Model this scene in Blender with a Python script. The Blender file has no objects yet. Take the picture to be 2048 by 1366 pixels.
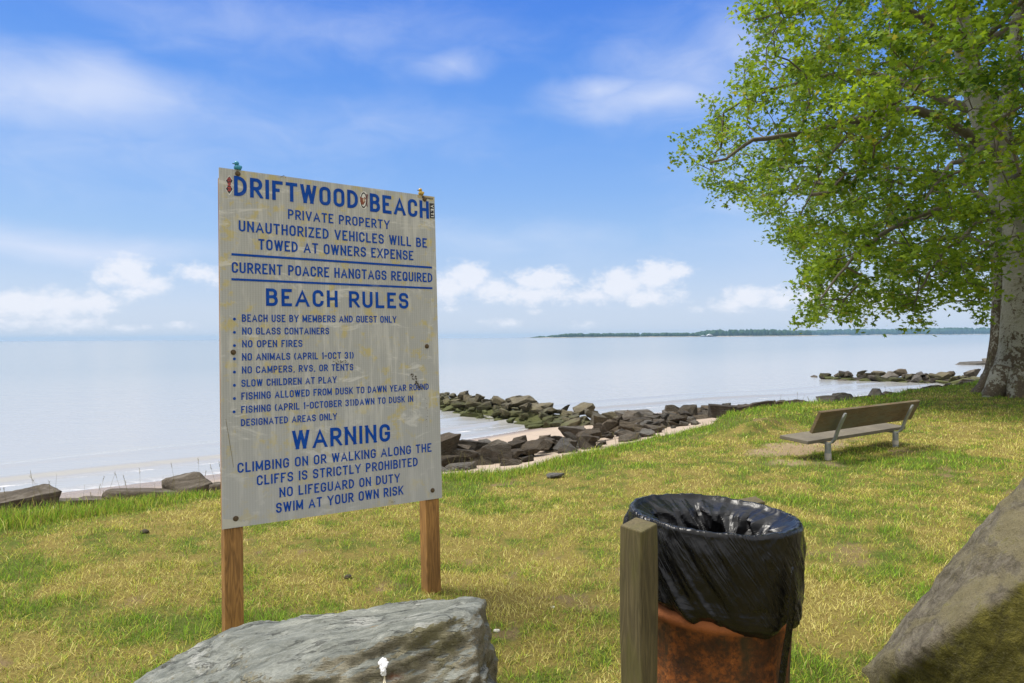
import bpy, bmesh, math, random
import numpy as np
from mathutils import Vector, Matrix, Euler

SC = bpy.context.scene
COL = SC.collection
R = math.radians
RNG = np.random.default_rng(7)
random.seed(7)

# ------------------------------------------------------------------ camera
EYE = Vector((0.0, 0.0, 1.5))
FPX, CX, CY = 1337.0, 1024.0, 683.0            # focal length in photo pixels, photo centre
_p, _r = R(-0.36), R(0.39)
FW = Vector((0, math.cos(_p), math.sin(_p)))
_r0 = Vector((1, 0, 0)); _u0 = _r0.cross(FW)
RT = math.cos(_r) * _r0 - math.sin(_r) * _u0
UP = RT.cross(FW)
cam_data = bpy.data.cameras.new('camera')
cam_data.sensor_width = 36.0
cam_data.lens = 36.0 * FPX / 2048.0
cam_data.clip_start = 0.05
cam_data.clip_end = 20000
cam = bpy.data.objects.new('camera', cam_data)
COL.objects.link(cam)
cam.matrix_world = Matrix(((RT.x, UP.x, -FW.x, EYE.x), (RT.y, UP.y, -FW.y, EYE.y), (RT.z, UP.z, -FW.z, EYE.z), (0, 0, 0, 1)))
SC.camera = cam

def ray(px, py):
    return FW + RT * ((px - CX) / FPX) - UP * ((py - CY) / FPX)

def at(px, py, y):
    """world point on the sight line of a photo pixel, y metres out"""
    d = ray(px, py)
    return EYE + d * (y / d.y)

def on_z(px, py, z=0.0):
    d = ray(px, py)
    return EYE + d * ((z - EYE.z) / d.z)

# ------------------------------------------------------------------ colour management, sun, sky
SC.view_settings.view_transform = 'Standard'
SC.view_settings.look = 'None'
SC.view_settings.exposure = 0.08
SC.view_settings.gamma = 1.0
SC.render.engine = 'CYCLES'
SC.cycles.max_bounces = 6
SC.cycles.transparent_max_bounces = 8
SC.cycles.use_denoising = True
SC.cycles.sample_clamp_indirect = 6.0

SUN_AZ, SUN_EL = R(-78), R(62)                 # azimuth from +Y towards +X, elevation
sun_dir = Vector((math.sin(SUN_AZ) * math.cos(SUN_EL), math.cos(SUN_AZ) * math.cos(SUN_EL), math.sin(SUN_EL)))
sd = bpy.data.lights.new('sun', 'SUN')
sd.energy = 4.4
sd.angle = R(24)
sd.color = (1.0, 0.955, 0.88)
sun = bpy.data.objects.new('sun', sd)
sun.rotation_euler = (-sun_dir).to_track_quat('-Z', 'Y').to_euler()
COL.objects.link(sun)


class NT:
    """small node tree helper"""
    def __init__(self, tree):
        self.t = tree; self.n = tree.nodes; self.l = tree.links
    def add(self, typ, **kw):
        n = self.n.new(typ)
        for k, v in kw.items():
            setattr(n, k, v)
        return n
    def put(self, sock, v):
        if v is None: return
        if isinstance(v, bpy.types.NodeSocket): self.l.new(v, sock)
        else:
            if hasattr(sock.default_value, '__len__') and not isinstance(v, (int, float)):
                v = tuple(v)
                if len(sock.default_value) == 4 and len(v) == 3: v = v + (1.0,)
            sock.default_value = v
    def math(self, op, a, b=None, c=None, clamp=False):
        n = self.add('ShaderNodeMath', operation=op, use_clamp=clamp)
        self.put(n.inputs[0], a); self.put(n.inputs[1], b)
        if c is not None: self.put(n.inputs[2], c)
        return n.outputs[0]
    def vmath(self, op, a, b=None, out=0):
        n = self.add('ShaderNodeVectorMath', operation=op)
        self.put(n.inputs[0], a)
        if b is not None: self.put(n.inputs[1], b)
        return n.outputs[out]
    def mix(self, f, a, b, mode='MIX'):
        n = self.add('ShaderNodeMix', data_type='RGBA', blend_type=mode)
        self.put(n.inputs[0], f); self.put(n.inputs[6], a); self.put(n.inputs[7], b)
        return n.outputs[2]
    def smooth(self, x, lo, hi, a=0.0, b=1.0):
        n = self.add('ShaderNodeMapRange', interpolation_type='SMOOTHSTEP')
        self.put(n.inputs[0], x); self.put(n.inputs[1], lo); self.put(n.inputs[2], hi); self.put(n.inputs[3], a); self.put(n.inputs[4], b)
        return n.outputs[0]
    def lin(self, x, lo, hi, a=0.0, b=1.0):
        n = self.add('ShaderNodeMapRange')
        self.put(n.inputs[0], x); self.put(n.inputs[1], lo); self.put(n.inputs[2], hi); self.put(n.inputs[3], a); self.put(n.inputs[4], b)
        return n.outputs[0]
    def noise(self, vec, scale, detail=4.0, rough=0.55, dist=0.0, col=False):
        n = self.add('ShaderNodeTexNoise')
        self.put(n.inputs['Vector'], vec); self.put(n.inputs['Scale'], scale); self.put(n.inputs['Detail'], detail)
        self.put(n.inputs['Roughness'], rough); self.put(n.inputs['Distortion'], dist)
        return n.outputs['Color' if col else 'Fac']
    def voronoi(self, vec, scale, feature='F1', out='Distance', rnd=1.0):
        n = self.add('ShaderNodeTexVoronoi', feature=feature)
        self.put(n.inputs['Vector'], vec); self.put(n.inputs['Scale'], scale); self.put(n.inputs['Randomness'], rnd)
        return n.outputs[out]
    def ramp(self, f, stops, interp='LINEAR'):
        n = self.add('ShaderNodeValToRGB')
        e = n.color_ramp.elements
        n.color_ramp.interpolation = interp
        while len(e) < len(stops): e.new(0.5)
        for k, (p, c) in enumerate(stops):
            e[k].position = p; e[k].color = tuple(c) + ((1.0,) if len(c) == 3 else ())
        self.put(n.inputs[0], f)
        return n.outputs[0]
    def mapping(self, vec, scale=(1, 1, 1), rot=(0, 0, 0), loc=(0, 0, 0)):
        n = self.add('ShaderNodeMapping')
        self.put(n.inputs[0], vec); n.inputs[1].default_value = loc; n.inputs[2].default_value = rot; n.inputs[3].default_value = scale
        return n.outputs[0]
    def sep(self, vec):
        n = self.add('ShaderNodeSeparateXYZ'); self.put(n.inputs[0], vec); return n.outputs
    def comb(self, x, y, z):
        n = self.add('ShaderNodeCombineXYZ'); self.put(n.inputs[0], x); self.put(n.inputs[1], y); self.put(n.inputs[2], z); return n.outputs[0]
    def bump(self, h, strength=0.5, dist=0.01, nrm=None):
        n = self.add('ShaderNodeBump'); self.put(n.inputs['Height'], h)
        n.inputs['Strength'].default_value = strength; n.inputs['Distance'].default_value = dist
        if nrm is not None: self.put(n.inputs['Normal'], nrm)
        return n.outputs[0]


def srgb(r, g, b):
    f = lambda c: (c / 255 / 12.92) if c <= 10 else (((c / 255) + 0.055) / 1.055) ** 2.4
    return (f(r), f(g), f(b))

# --- world: Nishita sky, graded, with clouds placed by compass bearing and height
world = bpy.data.worlds.new('World')
SC.world = world
world.use_nodes = True
W = NT(world.node_tree)
W.n.clear()
sky = W.add('ShaderNodeTexSky', sky_type='NISHITA')
sky.sun_disc = False
sky.sun_elevation = SUN_EL
sky.sun_rotation = SUN_AZ
sky.air_density = 1.0; sky.dust_density = 0.6; sky.ozone_density = 2.0
tc = W.add('ShaderNodeTexCoord').outputs['Generated']
dx, dy, dz = W.sep(tc)
az = W.math('ARCTAN2', dx, dy)
hyp = W.math('SQRT', W.math('ADD', W.math('MULTIPLY', dx, dx), W.math('MULTIPLY', dy, dy)))
el = W.math('ARCTAN2', dz, hyp)
eld = W.math('MULTIPLY', el, 57.2958)
# colour by elevation in degrees / 90
SKY_STOPS = [(0.0, srgb(208, 222, 243)), (2.5 / 90, srgb(204, 220, 245)), (5 / 90, srgb(190, 213, 246)), (8.5 / 90, srgb(163, 200, 247)),
             (12 / 90, srgb(140, 186, 248)), (17 / 90, srgb(114, 169, 247)), (22 / 90, srgb(92, 152, 243)), (27 / 90, srgb(74, 136, 238)),
             (36 / 90, srgb(75, 130, 225)), (1.0, srgb(90, 140, 225))]
grad = W.ramp(W.math('DIVIDE', eld, 90.0), SKY_STOPS)
nish = W.mix(1.0, sky.outputs[0], (0.085, 0.085, 0.085), 'MULTIPLY')
base = W.mix(0.82, nish, grad)
V = W.comb(az, el, 0.0)

def sky_dir(px, py):
    d = ray(px, py)
    return math.atan2(d.x, d.y), math.atan2(d.z, math.hypot(d.x, d.y))

def blobs(lst, warp):
    acc = None
    for px, py, rx, ry, w in lst:
        a, e = sky_dir(px, py)
        v = W.vmath('SUBTRACT', warp, (a, e, 0))
        v = W.vmath('MULTIPLY', v, (FPX / rx, FPX / ry, 0))
        ln = W.vmath('LENGTH', v, out=1)
        m = W.math('MULTIPLY', W.math('SUBTRACT', 1.0, ln), w)
        acc = m if acc is None else W.math('MAXIMUM', acc, m)
    return W.math('MAXIMUM', acc, -1.0)

Vw = W.vmath('ADD', V, W.vmath('MULTIPLY', W.vmath('SUBTRACT', W.noise(V, 14, 3, col=True), (0.5, 0.5, 0.5)), (0.03, 0.012, 0)))
CUM = [(258, 545, 66, 46, 1.1), (225, 556, 60, 34, .9), (305, 570, 60, 28, .85), (262, 584, 85, 24, .7),
       (400, 545, 70, 26, .85), (430, 560, 60, 26, .6), (45, 612, 110, 38, 1.0), (120, 610, 95, 40, 1.0), (188, 606, 66, 32, .9), (140, 645, 110, 26, .7),
       (30, 645, 110, 30, .6), (935, 556, 76, 50, 1.1), (900, 575, 70, 46, 1.0), (990, 582, 85, 38, .95), (1085, 560, 95, 40, 1.1), (1060, 590, 140, 34, .9),
       (1240, 568, 80, 50, 1.1), (1315, 550, 84, 46, 1.1), (1350, 545, 52, 32, .9), (1180, 592, 110, 32, .8), (1290, 592, 130, 34, .8),
       (1500, 596, 76, 36, .95), (1560, 596, 60, 34, .85), (1470, 610, 80, 28, .75), (1640, 590, 90, 38, .75), (1760, 600, 100, 34, .7),
       (1010, 645, 70, 18, .65), (260, 655, 75, 14, .6), (360, 652, 60, 14, .55), (1170, 650, 60, 15, .55), (1390, 618, 40, 15, .55), (1070, 622, 34, 12, .55), (905, 618, 50, 14, .5)]
mc = blobs(CUM, Vw)
n1 = W.noise(W.mapping(V, (1, 1.5, 1)), 46, 9, 0.66)
cum = W.smooth(W.math('ADD', mc, W.math('MULTIPLY', W.math('SUBTRACT', n1, 0.5), 1.25)), 0.16, 0.78)
Vc = W.vmath('ADD', V, W.vmath('MULTIPLY', W.vmath('SUBTRACT', W.noise(V, 5, 3, col=True), (0.5, 0.5, 0.5)), (0.16, 0.06, 0)))
CIR = [(200, 190, 270, 85, 1.0), (60, 170, 220, 80, .75), (260, 222, 160, 50, .7), (120, 300, 460, 80, .30), (90, 482, 360, 30, .75), (20, 468, 180, 34, .6),
       (905, 130, 120, 34, .52), (1290, 196, 250, 50, .85), (1190, 176, 130, 34, .75), (1400, 140, 280, 130, .5), (1480, 90, 180, 110, .55),
       (700, 60, 360, 70, .30), (560, 260, 440, 70, .28), (980, 480, 360, 40, .34), (1480, 415, 130, 26, .42), (1580, 360, 240, 190, .36), (420, 40, 330, 70, .30), (760, 250, 300, 60, .26)]
mr = blobs(CIR, Vc)
n2 = W.noise(W.mapping(V, (1, 2.4, 1), (0, 0, R(-12))), 9, 6, 0.6, 0.6)
cir = W.smooth(W.math('ADD', mr, W.math('MULTIPLY', W.math('SUBTRACT', n2, 0.5), 0.6)), -0.15, 1.05, 0.0, 0.74)
col = W.mix(cir, base, srgb(222, 230, 249))
col = W.mix(W.math('MULTIPLY', cum, 0.80), col, srgb(240, 242, 250))
# bright thin cloud added above the picture, out of view, to soften the light
over = W.math('MULTIPLY', W.smooth(eld, 30, 55), W.smooth(W.noise(V, 2.2, 4, 0.6), 0.3, 0.62, 0.45, 1.0))
col = W.mix(over, col, (1.45, 1.45, 1.45))
# land side, behind and beside the camera: unseen white cloud added as fill light
rear = W.math('MULTIPLY', W.smooth(W.math('ABSOLUTE', az), R(58), R(95)), W.smooth(W.noise(V, 2.6, 4, 0.6), 0.25, 0.6, 0.55, 1.0))
land = W.mix(W.smooth(eld, 6, 26), (0.34, 0.34, 0.31), (1.16, 1.14, 1.10))
col = W.mix(rear, col, land)
# below the horizon: dull ground light
col = W.mix(W.smooth(eld, -4, -0.6), (0.22, 0.24, 0.25), col)
bg = W.add('ShaderNodeBackground')
W.put(bg.inputs[0], col); bg.inputs[1].default_value = 1.0
W.l.new(bg.outputs[0], W.add('ShaderNodeOutputWorld').inputs[0])
world.cycles.sampling_method = 'MANUAL'
world.cycles.sample_map_resolution = 512

# ------------------------------------------------------------------ helpers
def tag(o, label=None, cat=None, group=None, kind=None):
    if label: o['label'] = label
    if cat: o['category'] = cat
    if group: o['group'] = group
    if kind: o['kind'] = kind
    return o

def empty(name, loc=(0, 0, 0), rot=None):
    o = bpy.data.objects.new(name, None)
    o.empty_display_size = 0.1
    COL.objects.link(o)
    o.location = loc
    if rot is not None: o.rotation_euler = rot
    return o

def link(name, me, m=None, parent=None, smooth=False):
    if m is not None: me.materials.append(m)
    o = bpy.data.objects.new(name, me)
    COL.objects.link(o)
    if parent is not None: o.parent = parent
    if smooth: me.polygons.foreach_set('use_smooth', [True] * len(me.polygons))
    return o

def from_bm(name, bm, m=None, parent=None, smooth=False):
    me = bpy.data.meshes.new(name)
    bm.to_mesh(me); bm.free()
    return link(name, me, m, parent, smooth)

def np_mesh(name, verts, faces, smooth=False):
    """faces: int array (n,k) of one polygon size"""
    me = bpy.data.meshes.new(name)
    verts = np.asarray(verts, np.float32); faces = np.asarray(faces, np.int32)
    n, k = faces.shape
    me.vertices.add(len(verts)); me.vertices.foreach_set('co', verts.ravel())
    me.loops.add(n * k); me.loops.foreach_set('vertex_index', faces.ravel())
    me.polygons.add(n)
    me.polygons.foreach_set('loop_start', np.arange(0, n * k, k, dtype=np.int32))
    me.polygons.foreach_set('loop_total', np.full(n, k, np.int32))
    if smooth: me.polygons.foreach_set('use_smooth', np.ones(n, bool))
    me.update(calc_edges=True)
    return me

def grid_faces(nu, nv):
    i = np.arange(nu - 1)[:, None] * nv + np.arange(nv - 1)[None, :]
    i = i.ravel()
    return np.stack([i, i + nv, i + nv + 1, i + 1], 1)

def box(bm, x0, x1, y0, y1, z0, z1, M=None, bevel=0.0):
    vs = [bm.verts.new(Vector(p)) for p in [(x0, y0, z0), (x1, y0, z0), (x1, y1, z0), (x0, y1, z0), (x0, y0, z1), (x1, y0, z1), (x1, y1, z1), (x0, y1, z1)]]
    fs = [bm.faces.new([vs[k] for k in q]) for q in [(3, 2, 1, 0), (4, 5, 6, 7), (0, 1, 5, 4), (1, 2, 6, 5), (2, 3, 7, 6), (3, 0, 4, 7)]]
    if bevel:
        r = bmesh.ops.bevel(bm, geom=list({e for f in fs for e in f.edges}), offset=bevel, segments=2, affect='EDGES', profile=0.5)
        vs = list({v for f in r['faces'] for v in f.verts} | {v for v in vs if v.is_valid})
    if M is not None:
        for v in vs: v.co = M @ v.co
    return vs

def tube(bm, pts, radii, seg=10, cap=True):
    """round tube along points, parallel-transported frame"""
    pts = [Vector(p) for p in pts]
    prev = None; rings = []
    for i, p in enumerate(pts):
        d = (pts[min(i + 1, len(pts) - 1)] - pts[max(i - 1, 0)]).normalized()
        if prev is None:
            a = Vector((1, 0, 0)) if abs(d.x) < 0.9 else Vector((0, 1, 0))
            n = (a - d * a.dot(d)).normalized()
        else:
            n = (prev - d * prev.dot(d)).normalized()
        prev = n; b = d.cross(n)
        r = radii[i] if hasattr(radii, '__len__') else radii
        rings.append([bm.verts.new(p + (n * math.cos(t) + b * math.sin(t)) * r) for t in [2 * math.pi * k / seg for k in range(seg)]])
    for A, B in zip(rings, rings[1:]):
        for k in range(seg):
            bm.faces.new([A[k], A[(k + 1) % seg], B[(k + 1) % seg], B[k]])
    if cap:
        bm.faces.new(rings[0][::-1]); bm.faces.new(rings[-1])
    return rings

# --- value noise in numpy
def _hash(ix, iy, iz, seed):
    h = (ix.astype(np.uint32) * np.uint32(374761393) + iy.astype(np.uint32) * np.uint32(668265263) + iz.astype(np.uint32) * np.uint32(2147483647 - 5) + np.uint32(seed * 1274126177 & 0xffffffff))
    h = (h ^ (h >> np.uint32(13))) * np.uint32(1274126177)
    h = h ^ (h >> np.uint32(16))
    h = (h * np.uint32(2246822519)); h = h ^ (h >> np.uint32(15))
    return h.astype(np.float64) / 4294967295.0

def vnoise(P, scale=1.0, seed=0):
    P = np.asarray(P, np.float64)
    if P.shape[-1] == 2: P = np.concatenate([P, np.zeros(P.shape[:-1] + (1,))], -1)
    Q = P * scale
    I = np.floor(Q); F = Q - I; F = F * F * (3 - 2 * F); I = I.astype(np.int64)
    out = 0
    for a in (0, 1):
        for b in (0, 1):
            for c in (0, 1):
                w = (F[..., 0] if a else 1 - F[..., 0]) * (F[..., 1] if b else 1 - F[..., 1]) * (F[..., 2] if c else 1 - F[..., 2])
                out = out + w * _hash(I[..., 0] + a, I[..., 1] + b, I[..., 2] + c, seed)
    return out

def fbm(P, scale=1.0, octv=4, seed=0, gain=0.5):
    s = 0; a = 1; t = 0
    for k in range(octv):
        s = s + a * vnoise(P, scale * 2.03 ** k, seed + 17 * k); t += a; a *= gain
    return s / t

def ss(x, a, b):
    t = np.clip((np.asarray(x, float) - a) / (b - a), 0, 1)
    return t * t * (3 - 2 * t)

# ------------------------------------------------------------------ materials
def material(name):
    m = bpy.data.materials.new(name)
    m.use_nodes = True
    T = NT(m.node_tree)
    T.n.clear()
    out = T.add('ShaderNodeOutputMaterial')
    b = T.add('ShaderNodeBsdfPrincipled')
    T.l.new(b.outputs[0], out.inputs[0])
    T.b = b; T.out = out
    T.obj = T.add('ShaderNodeTexCoord').outputs['Object']
    T.geo = T.add('ShaderNodeNewGeometry')
    return m, T

def finish(T, color=None, rough=None, normal=None, metallic=None, spec=None):
    if color is not None: T.put(T.b.inputs['Base Color'], color)
    if rough is not None: T.put(T.b.inputs['Roughness'], rough)
    if normal is not None: T.put(T.b.inputs['Normal'], normal)
    if metallic is not None: T.put(T.b.inputs['Metallic'], metallic)
    if spec is not None: T.put(T.b.inputs['Specular IOR Level'], spec)

def plain(name, color, rough=0.6, metallic=0.0, var=0.15, scale=20, bump=0.2):
    m, T = material(name)
    n = T.noise(T.obj, scale, 5)
    c = T.mix(n, [x * (1 - var) for x in color], [min(1, x * (1 + var)) for x in color])
    finish(T, c, rough, T.bump(n, bump, 0.002), metallic)
    return m

def wood(name, dark, light, scale=1.0, axis=2, knots=True, rough=0.75, stain=None, grain=1.0):
    """sawn timber: long grain along one local axis, knots, optional green/grey weather stain"""
    m, T = material(name)
    sc = [9.0 * scale] * 3; sc[axis] = 0.9 * scale
    p = T.mapping(T.obj, tuple(sc))
    w = T.noise(p, 2.2, 3, 0.5, 0.4)
    rings = T.math('FRACT', T.math('MULTIPLY', w, 9.0))
    rings = T.math('ABSOLUTE', T.math('SUBTRACT', T.math('MULTIPLY', rings, 2.0), 1.0))
    sf = [60.0 * scale] * 3; sf[axis] = 1.6 * scale
    fine = T.noise(T.mapping(T.obj, tuple(sf)), 3.0, 4, 0.65)
    f = T.math('ADD', T.math('MULTIPLY', rings, 0.45 * grain), T.math('MULTIPLY', fine, 0.75), clamp=True)
    c = T.mix(f, dark, light)
    big = T.noise(T.obj, 3.0 * scale, 4)
    c = T.mix(T.smooth(big, 0.35, 0.7, 0.0, 0.35), c, [x * 0.55 for x in dark])
    if knots:
        sk = [5.0 * scale] * 3; sk[axis] = 2.0 * scale
        v = T.voronoi(T.mapping(T.obj, tuple(sk)), 1.0)
        c = T.mix(T.smooth(v, 0.05, 0.17, 0.85, 0.0), c, [x * 0.3 for x in dark])
    if stain is not None:
        s = T.noise(T.mapping(T.obj, tuple([4.0 if k != axis else 1.0 for k in range(3)])), 2.0, 6, 0.65)
        c = T.mix(T.smooth(s, 0.42, 0.62, 0.0, 0.8), c, stain)
    finish(T, c, rough, T.bump(f, 0.45, 0.004))
    return m

# ------------------------------------------------------------------ shore plan
_EX = np.array([-300, -60, -20, -10, -4.4, -2.85, -.1, 1.03, 3.36, 6.3, 9.5, 12.5, 14.8, 30, 100, 400.])
_EY = np.array([-300, -45, -8, 1.5, 5.76, 6.6, 7.65, 8.8, 11.3, 14.6, 17.2, 19.6, 21.5, 36, 100, 380.])
_WX = np.array([-300, -60, -20, -8, -5.4, -1.6, .5, 3.4, 7.2, 12.6, 22, 40, 100, 400.])
_WY = np.array([-280, -30, 0, 10.4, 12.4, 15.9, 18.5, 20.9, 23.9, 26.2, 32, 50, 112, 395.])
WATER_Z = -1.0

def y_edge(x):
    x = np.asarray(x, float)
    y = (np.interp(x - .35, _EX, _EY) + np.interp(x, _EX, _EY) * 2 + np.interp(x + .35, _EX, _EY)) / 4
    return y + 0.28 * (vnoise(np.stack([x, x * 0], -1), 0.9, 3) - .5) + 0.14 * (vnoise(np.stack([x, x * 0], -1), 3.1, 5) - .5)

def y_water(x):
    x = np.asarray(x, float)
    y = (np.interp(x - .8, _WX, _WY) + np.interp(x, _WX, _WY) * 2 + np.interp(x + .8, _WX, _WY)) / 4
    return y + 0.5 * (vnoise(np.stack([x, x * 0], -1), 0.35, 11) - .5)

def lawn_z(x, y):
    x = np.asarray(x, float); y = np.asarray(y, float)
    P = np.stack([x, y], -1)
    t = y - y_edge(x)
    z = 0.05 * (fbm(P, 0.45, 3, 21) - .5) + 0.03 * (fbm(P, 2.2, 3, 23) - .5)
    # raised turf berm along the edge on the right, with an eroded end
    berm = 0.13 * ss(x, 3.35, 3.75) * ss(t, -1.75 - 0.9 * ss(x, 4.6, 7), -1.25 + .2 * ss(x, 4.6, 7))
    z = z + berm * (1 - 1.0 * ss(x, 4.4, 7.5)) * .85 - .05 * ss(t, -4, -.4) * ss(x, 6, 9)
    return z - 0.02 * ss(t, -0.5, 0)

def beach_z(x, y):
    x = np.asarray(x, float); y = np.asarray(y, float)
    ye = y_edge(x); T = np.maximum(y_water(x) - ye, 1.0)
    s = (y - ye) / T
    dr = .06 + .42 * ss(x, -1.6, -3.4) + .32 * ss(x, 4.8, 8)
    z = np.where(s < 1, -dr - (1 - dr) * np.clip(s, -0.2, 1), -1.0 - 1.1 * np.clip((s - 1) * T * .12, 0, 1.6))
    P = np.stack([x, y], -1)
    return z + 0.05 * (fbm(P, 0.8, 4, 31) - .5) * np.clip(1.2 - s, 0, 1)

def lawn_mask(P):
    """0 straw .. 1 green, and 0..1 bare soil, at plan points"""
    x, y = P[:, 0], P[:, 1]
    t = y - y_edge(x)
    g = fbm(P, 0.6, 3, 41) * .30 + fbm(P, 2.6, 3, 43) * .30 + fbm(P, 7.5, 3, 45) * .40
    g = (g - .5) * 2.5 + 0.345
    g = g + .75 * ss(t, -1.5, -0.5) * ss(x, -2.6, -5.5) + .55 * ss(t, -.75, -.2)
    g = g + 0.34 * ss(y, 9.0, 14)
    for cx, cy, rx, ry, w in [(-1.95, 3.55, .5, .2, .5), (-2.85, 3.75, .7, .18, .4), (-0.55, 3.3, .5, .25, .4), (-.55, 4.3, .5, .3, .3), (-.95, 3.5, .5, .3, .3), (-3.5, 4.4, .5, .25, .4), (1.15, 2.9, .5, .35, .5),
                              (2.0, 2.9, .35, .6, .5), (-1.0, 6.9, 1.0, .6, .5), (.6, 7.9, .9, .35, .6), (2.1, 6.1, .35, .2, .5), (4.6, 8.0, 1.2, .5, .35), (-.2, 5.9, .5, .3, .2)]:
        g = g + w * np.exp(-((x - cx) / rx) ** 2 - ((y - cy) / ry) ** 2)
    b = fbm(P, 1.3, 3, 51) * .5 + fbm(P, 6.0, 3, 53) * .5
    s = .7 * ss(b, .62, .74)
    for cx, cy, rx, ry, w in [(-2.75, 3.12, .55, .13, 1.0), (-2.2, 3.05, .4, .12, .8), (2.25, 4.55, .7, .35, .75), (-3.2, 5.0, .5, .2, .3), (2.65, 3.6, .5, .3, .5), (-.75, 3.05, .4, .2, .5), (-.6, 4.05, .3, .18, .9), (-1.5, 3.3, .18, .15, .7), (.9, 4.2, .5, .3, .3)]:
        d = ((x - cx) / rx) ** 2 + ((y - cy) / ry) ** 2 + (fbm(P, 7, 4, 57) - .5) * 3.0
        s = np.maximum(s, .8 * w * ss(-d, -1.3, .3))
    # worn sandy ground before the bench
    bx, by = x - 3.75, y - 8.75
    u = bx * .835 + by * .55; v = -bx * .55 + by * .835
    d = ((u - .35) / 1.25) ** 2 + ((v - .12) / .42) ** 2 + (fbm(P, 4, 4, 59) - .5) * 1.6
    worn = .9 * ss(-d, -1.6, .25)
    d2 = ((x - 3.25) / .8) ** 2 + ((y - 7.85) / .35) ** 2 + (fbm(P, 4, 4, 61) - .5) * 2.0
    worn = np.maximum(worn, .6 * ss(-d2, -1.5, .2))
    return np.clip(g, 0, 1), np.clip(np.maximum(s, 0), 0, 1), worn

# ------------------------------------------------------------------ ground: lawn, beach, sea
def axis(lo, hi, mid0, mid1, step, grow=1.18):
    a = list(np.arange(mid0, mid1 + 1e-6, step))
    s = step; x = a[-1]
    while x < hi: s *= grow; x += s; a.append(min(x, hi))
    s = step; x = a[0]; pre = []
    while x > lo: s *= grow; x -= s; pre.append(max(x, lo))
    return np.array(pre[::-1] + a)

def set_attr(me, name, arr, kind='FLOAT_COLOR'):
    at_ = me.attributes.new(name, kind, 'POINT')
    at_.data.foreach_set('color' if kind == 'FLOAT_COLOR' else 'value', np.ascontiguousarray(arr, np.float32).ravel())

def make_lawn():
    xs = axis(-300, 300, -6, 16, 0.10)
    ts = np.concatenate([axis(-300, -0.001, -12, -1.5, 0.10)[:-1], np.arange(-1.45, -0.0001, 0.05), [0.0, 0.03, 0.05]])
    ts = np.unique(ts)
    X = np.repeat(xs[:, None], len(ts), 1)
    Tm = np.repeat(ts[None, :], len(xs), 0)
    Y = y_edge(X) + np.minimum(Tm, 0) + np.maximum(Tm, 0) * .6
    Z = lawn_z(X, np.minimum(Y, y_edge(X) - 1e-4))
    Z = np.where(Tm >= 0.049, Z - 0.34, np.where(Tm >= 0.029, Z - 0.05, Z))
    P = np.stack([X, Y, Z], -1).reshape(-1, 3)
    me = np_mesh('lawn', P, grid_faces(len(xs), len(ts))[:, ::-1], True)
    me.flip_normals() if me.polygons[0].normal.z < 0 else None
    g, s, w = lawn_mask(P[:, :2])
    set_attr(me, 'cover', np.stack([g, s, w, np.ones_like(g)], -1))
    m, T = material('turf')
    a = T.add('ShaderNodeAttribute', attribute_name='cover').outputs['Color']
    sr, sg, sb = T.sep(a)
    n = T.noise(T.obj, 18, 6, 0.7); n2 = T.noise(T.obj, 90, 4, 0.7)
    straw = T.mix(n2, (0.075, 0.055, 0.020), (0.36, 0.29, 0.080))
    green = T.mix(n2, (0.04, 0.055, 0.012), (0.15, 0.19, 0.035))
    soil = T.mix(n2, (0.12, 0.085, 0.042), (0.29, 0.215, 0.11))
    sand = T.mix(n2, (0.23, 0.165, 0.095), (0.40, 0.305, 0.19))
    c = T.mix(T.smooth(T.math('ADD', sr, T.math('MULTIPLY', T.math('SUBTRACT', n, .5), 1.0)), .3, .8), straw, green)
    c = T.mix(T.smooth(T.math('ADD', sg, T.math('MULTIPLY', T.math('SUBTRACT', n, .5), .8)), .35, .75), c, soil)
    c = T.mix(T.smooth(T.math('ADD', sb, T.math('MULTIPLY', T.math('SUBTRACT', n, .5), .8)), .3, .7), c, sand)
    nz = T.sep(T.geo.outputs['True Normal'])[2]
    c = T.mix(T.smooth(nz, .80, .93, 1, 0), c, T.mix(n, (0.10, 0.055, 0.03), (0.24, 0.14, 0.08)))
    finish(T, c, 0.95, T.bump(T.math('ADD', n, n2), 0.8, 0.02), spec=0.1)
    return tag(link('lawn', me, m), 'yellow-green worn lawn with straw and bare patches', 'lawn', kind='structure')

def make_beach():
    xs = axis(-300, 300, -10, 26, 0.18)
    ts = np.concatenate([[-0.3], np.arange(-0.1, 14, 0.16), np.arange(14.5, 45, 1.5), np.array([70, 150, 400.])])
    X = np.repeat(xs[:, None], len(ts), 1); Y = y_edge(X) + ts[None, :]
    Z = beach_z(X, Y)
    Z[:, 0] -= 0.1
    me = np_mesh('beach', np.stack([X, Y, Z], -1).reshape(-1, 3), grid_faces(len(xs), len(ts)), True)
    if me.polygons[0].normal.z < 0: me.flip_normals()
    m, T = material('sand')
    n = T.noise(T.obj, 3, 6, 0.65); n2 = T.noise(T.obj, 120, 3, 0.7)
    c = T.mix(n2, (0.33, 0.255, 0.19), (0.53, 0.43, 0.335))
    c = T.mix(T.smooth(n, .45, .7, 0, .45), c, (0.30, 0.235, 0.175))
    pz = T.sep(T.geo.outputs['Position'])[2]
    wet = T.smooth(T.math('ADD', pz, T.math('MULTIPLY', T.math('SUBTRACT', n, .5), .1)), -0.97, -0.80, 1, 0)
    c = T.mix(wet, c, (0.27, 0.205, 0.15))
    v = T.voronoi(T.obj, 26)
    c = T.mix(T.smooth(v, .06, .14, .6, 0), c, (0.16, 0.13, 0.11))
    finish(T, c, T.lin(wet, 0, 1, .9, .25), T.bump(T.math('ADD', n2, T.math('MULTIPLY', T.noise(T.obj, 9, 4), 3)), 0.5, 0.02))
    return tag(link('beach', me, m), 'pinkish tan sand strip between lawn and water', 'beach', kind='structure')

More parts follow.
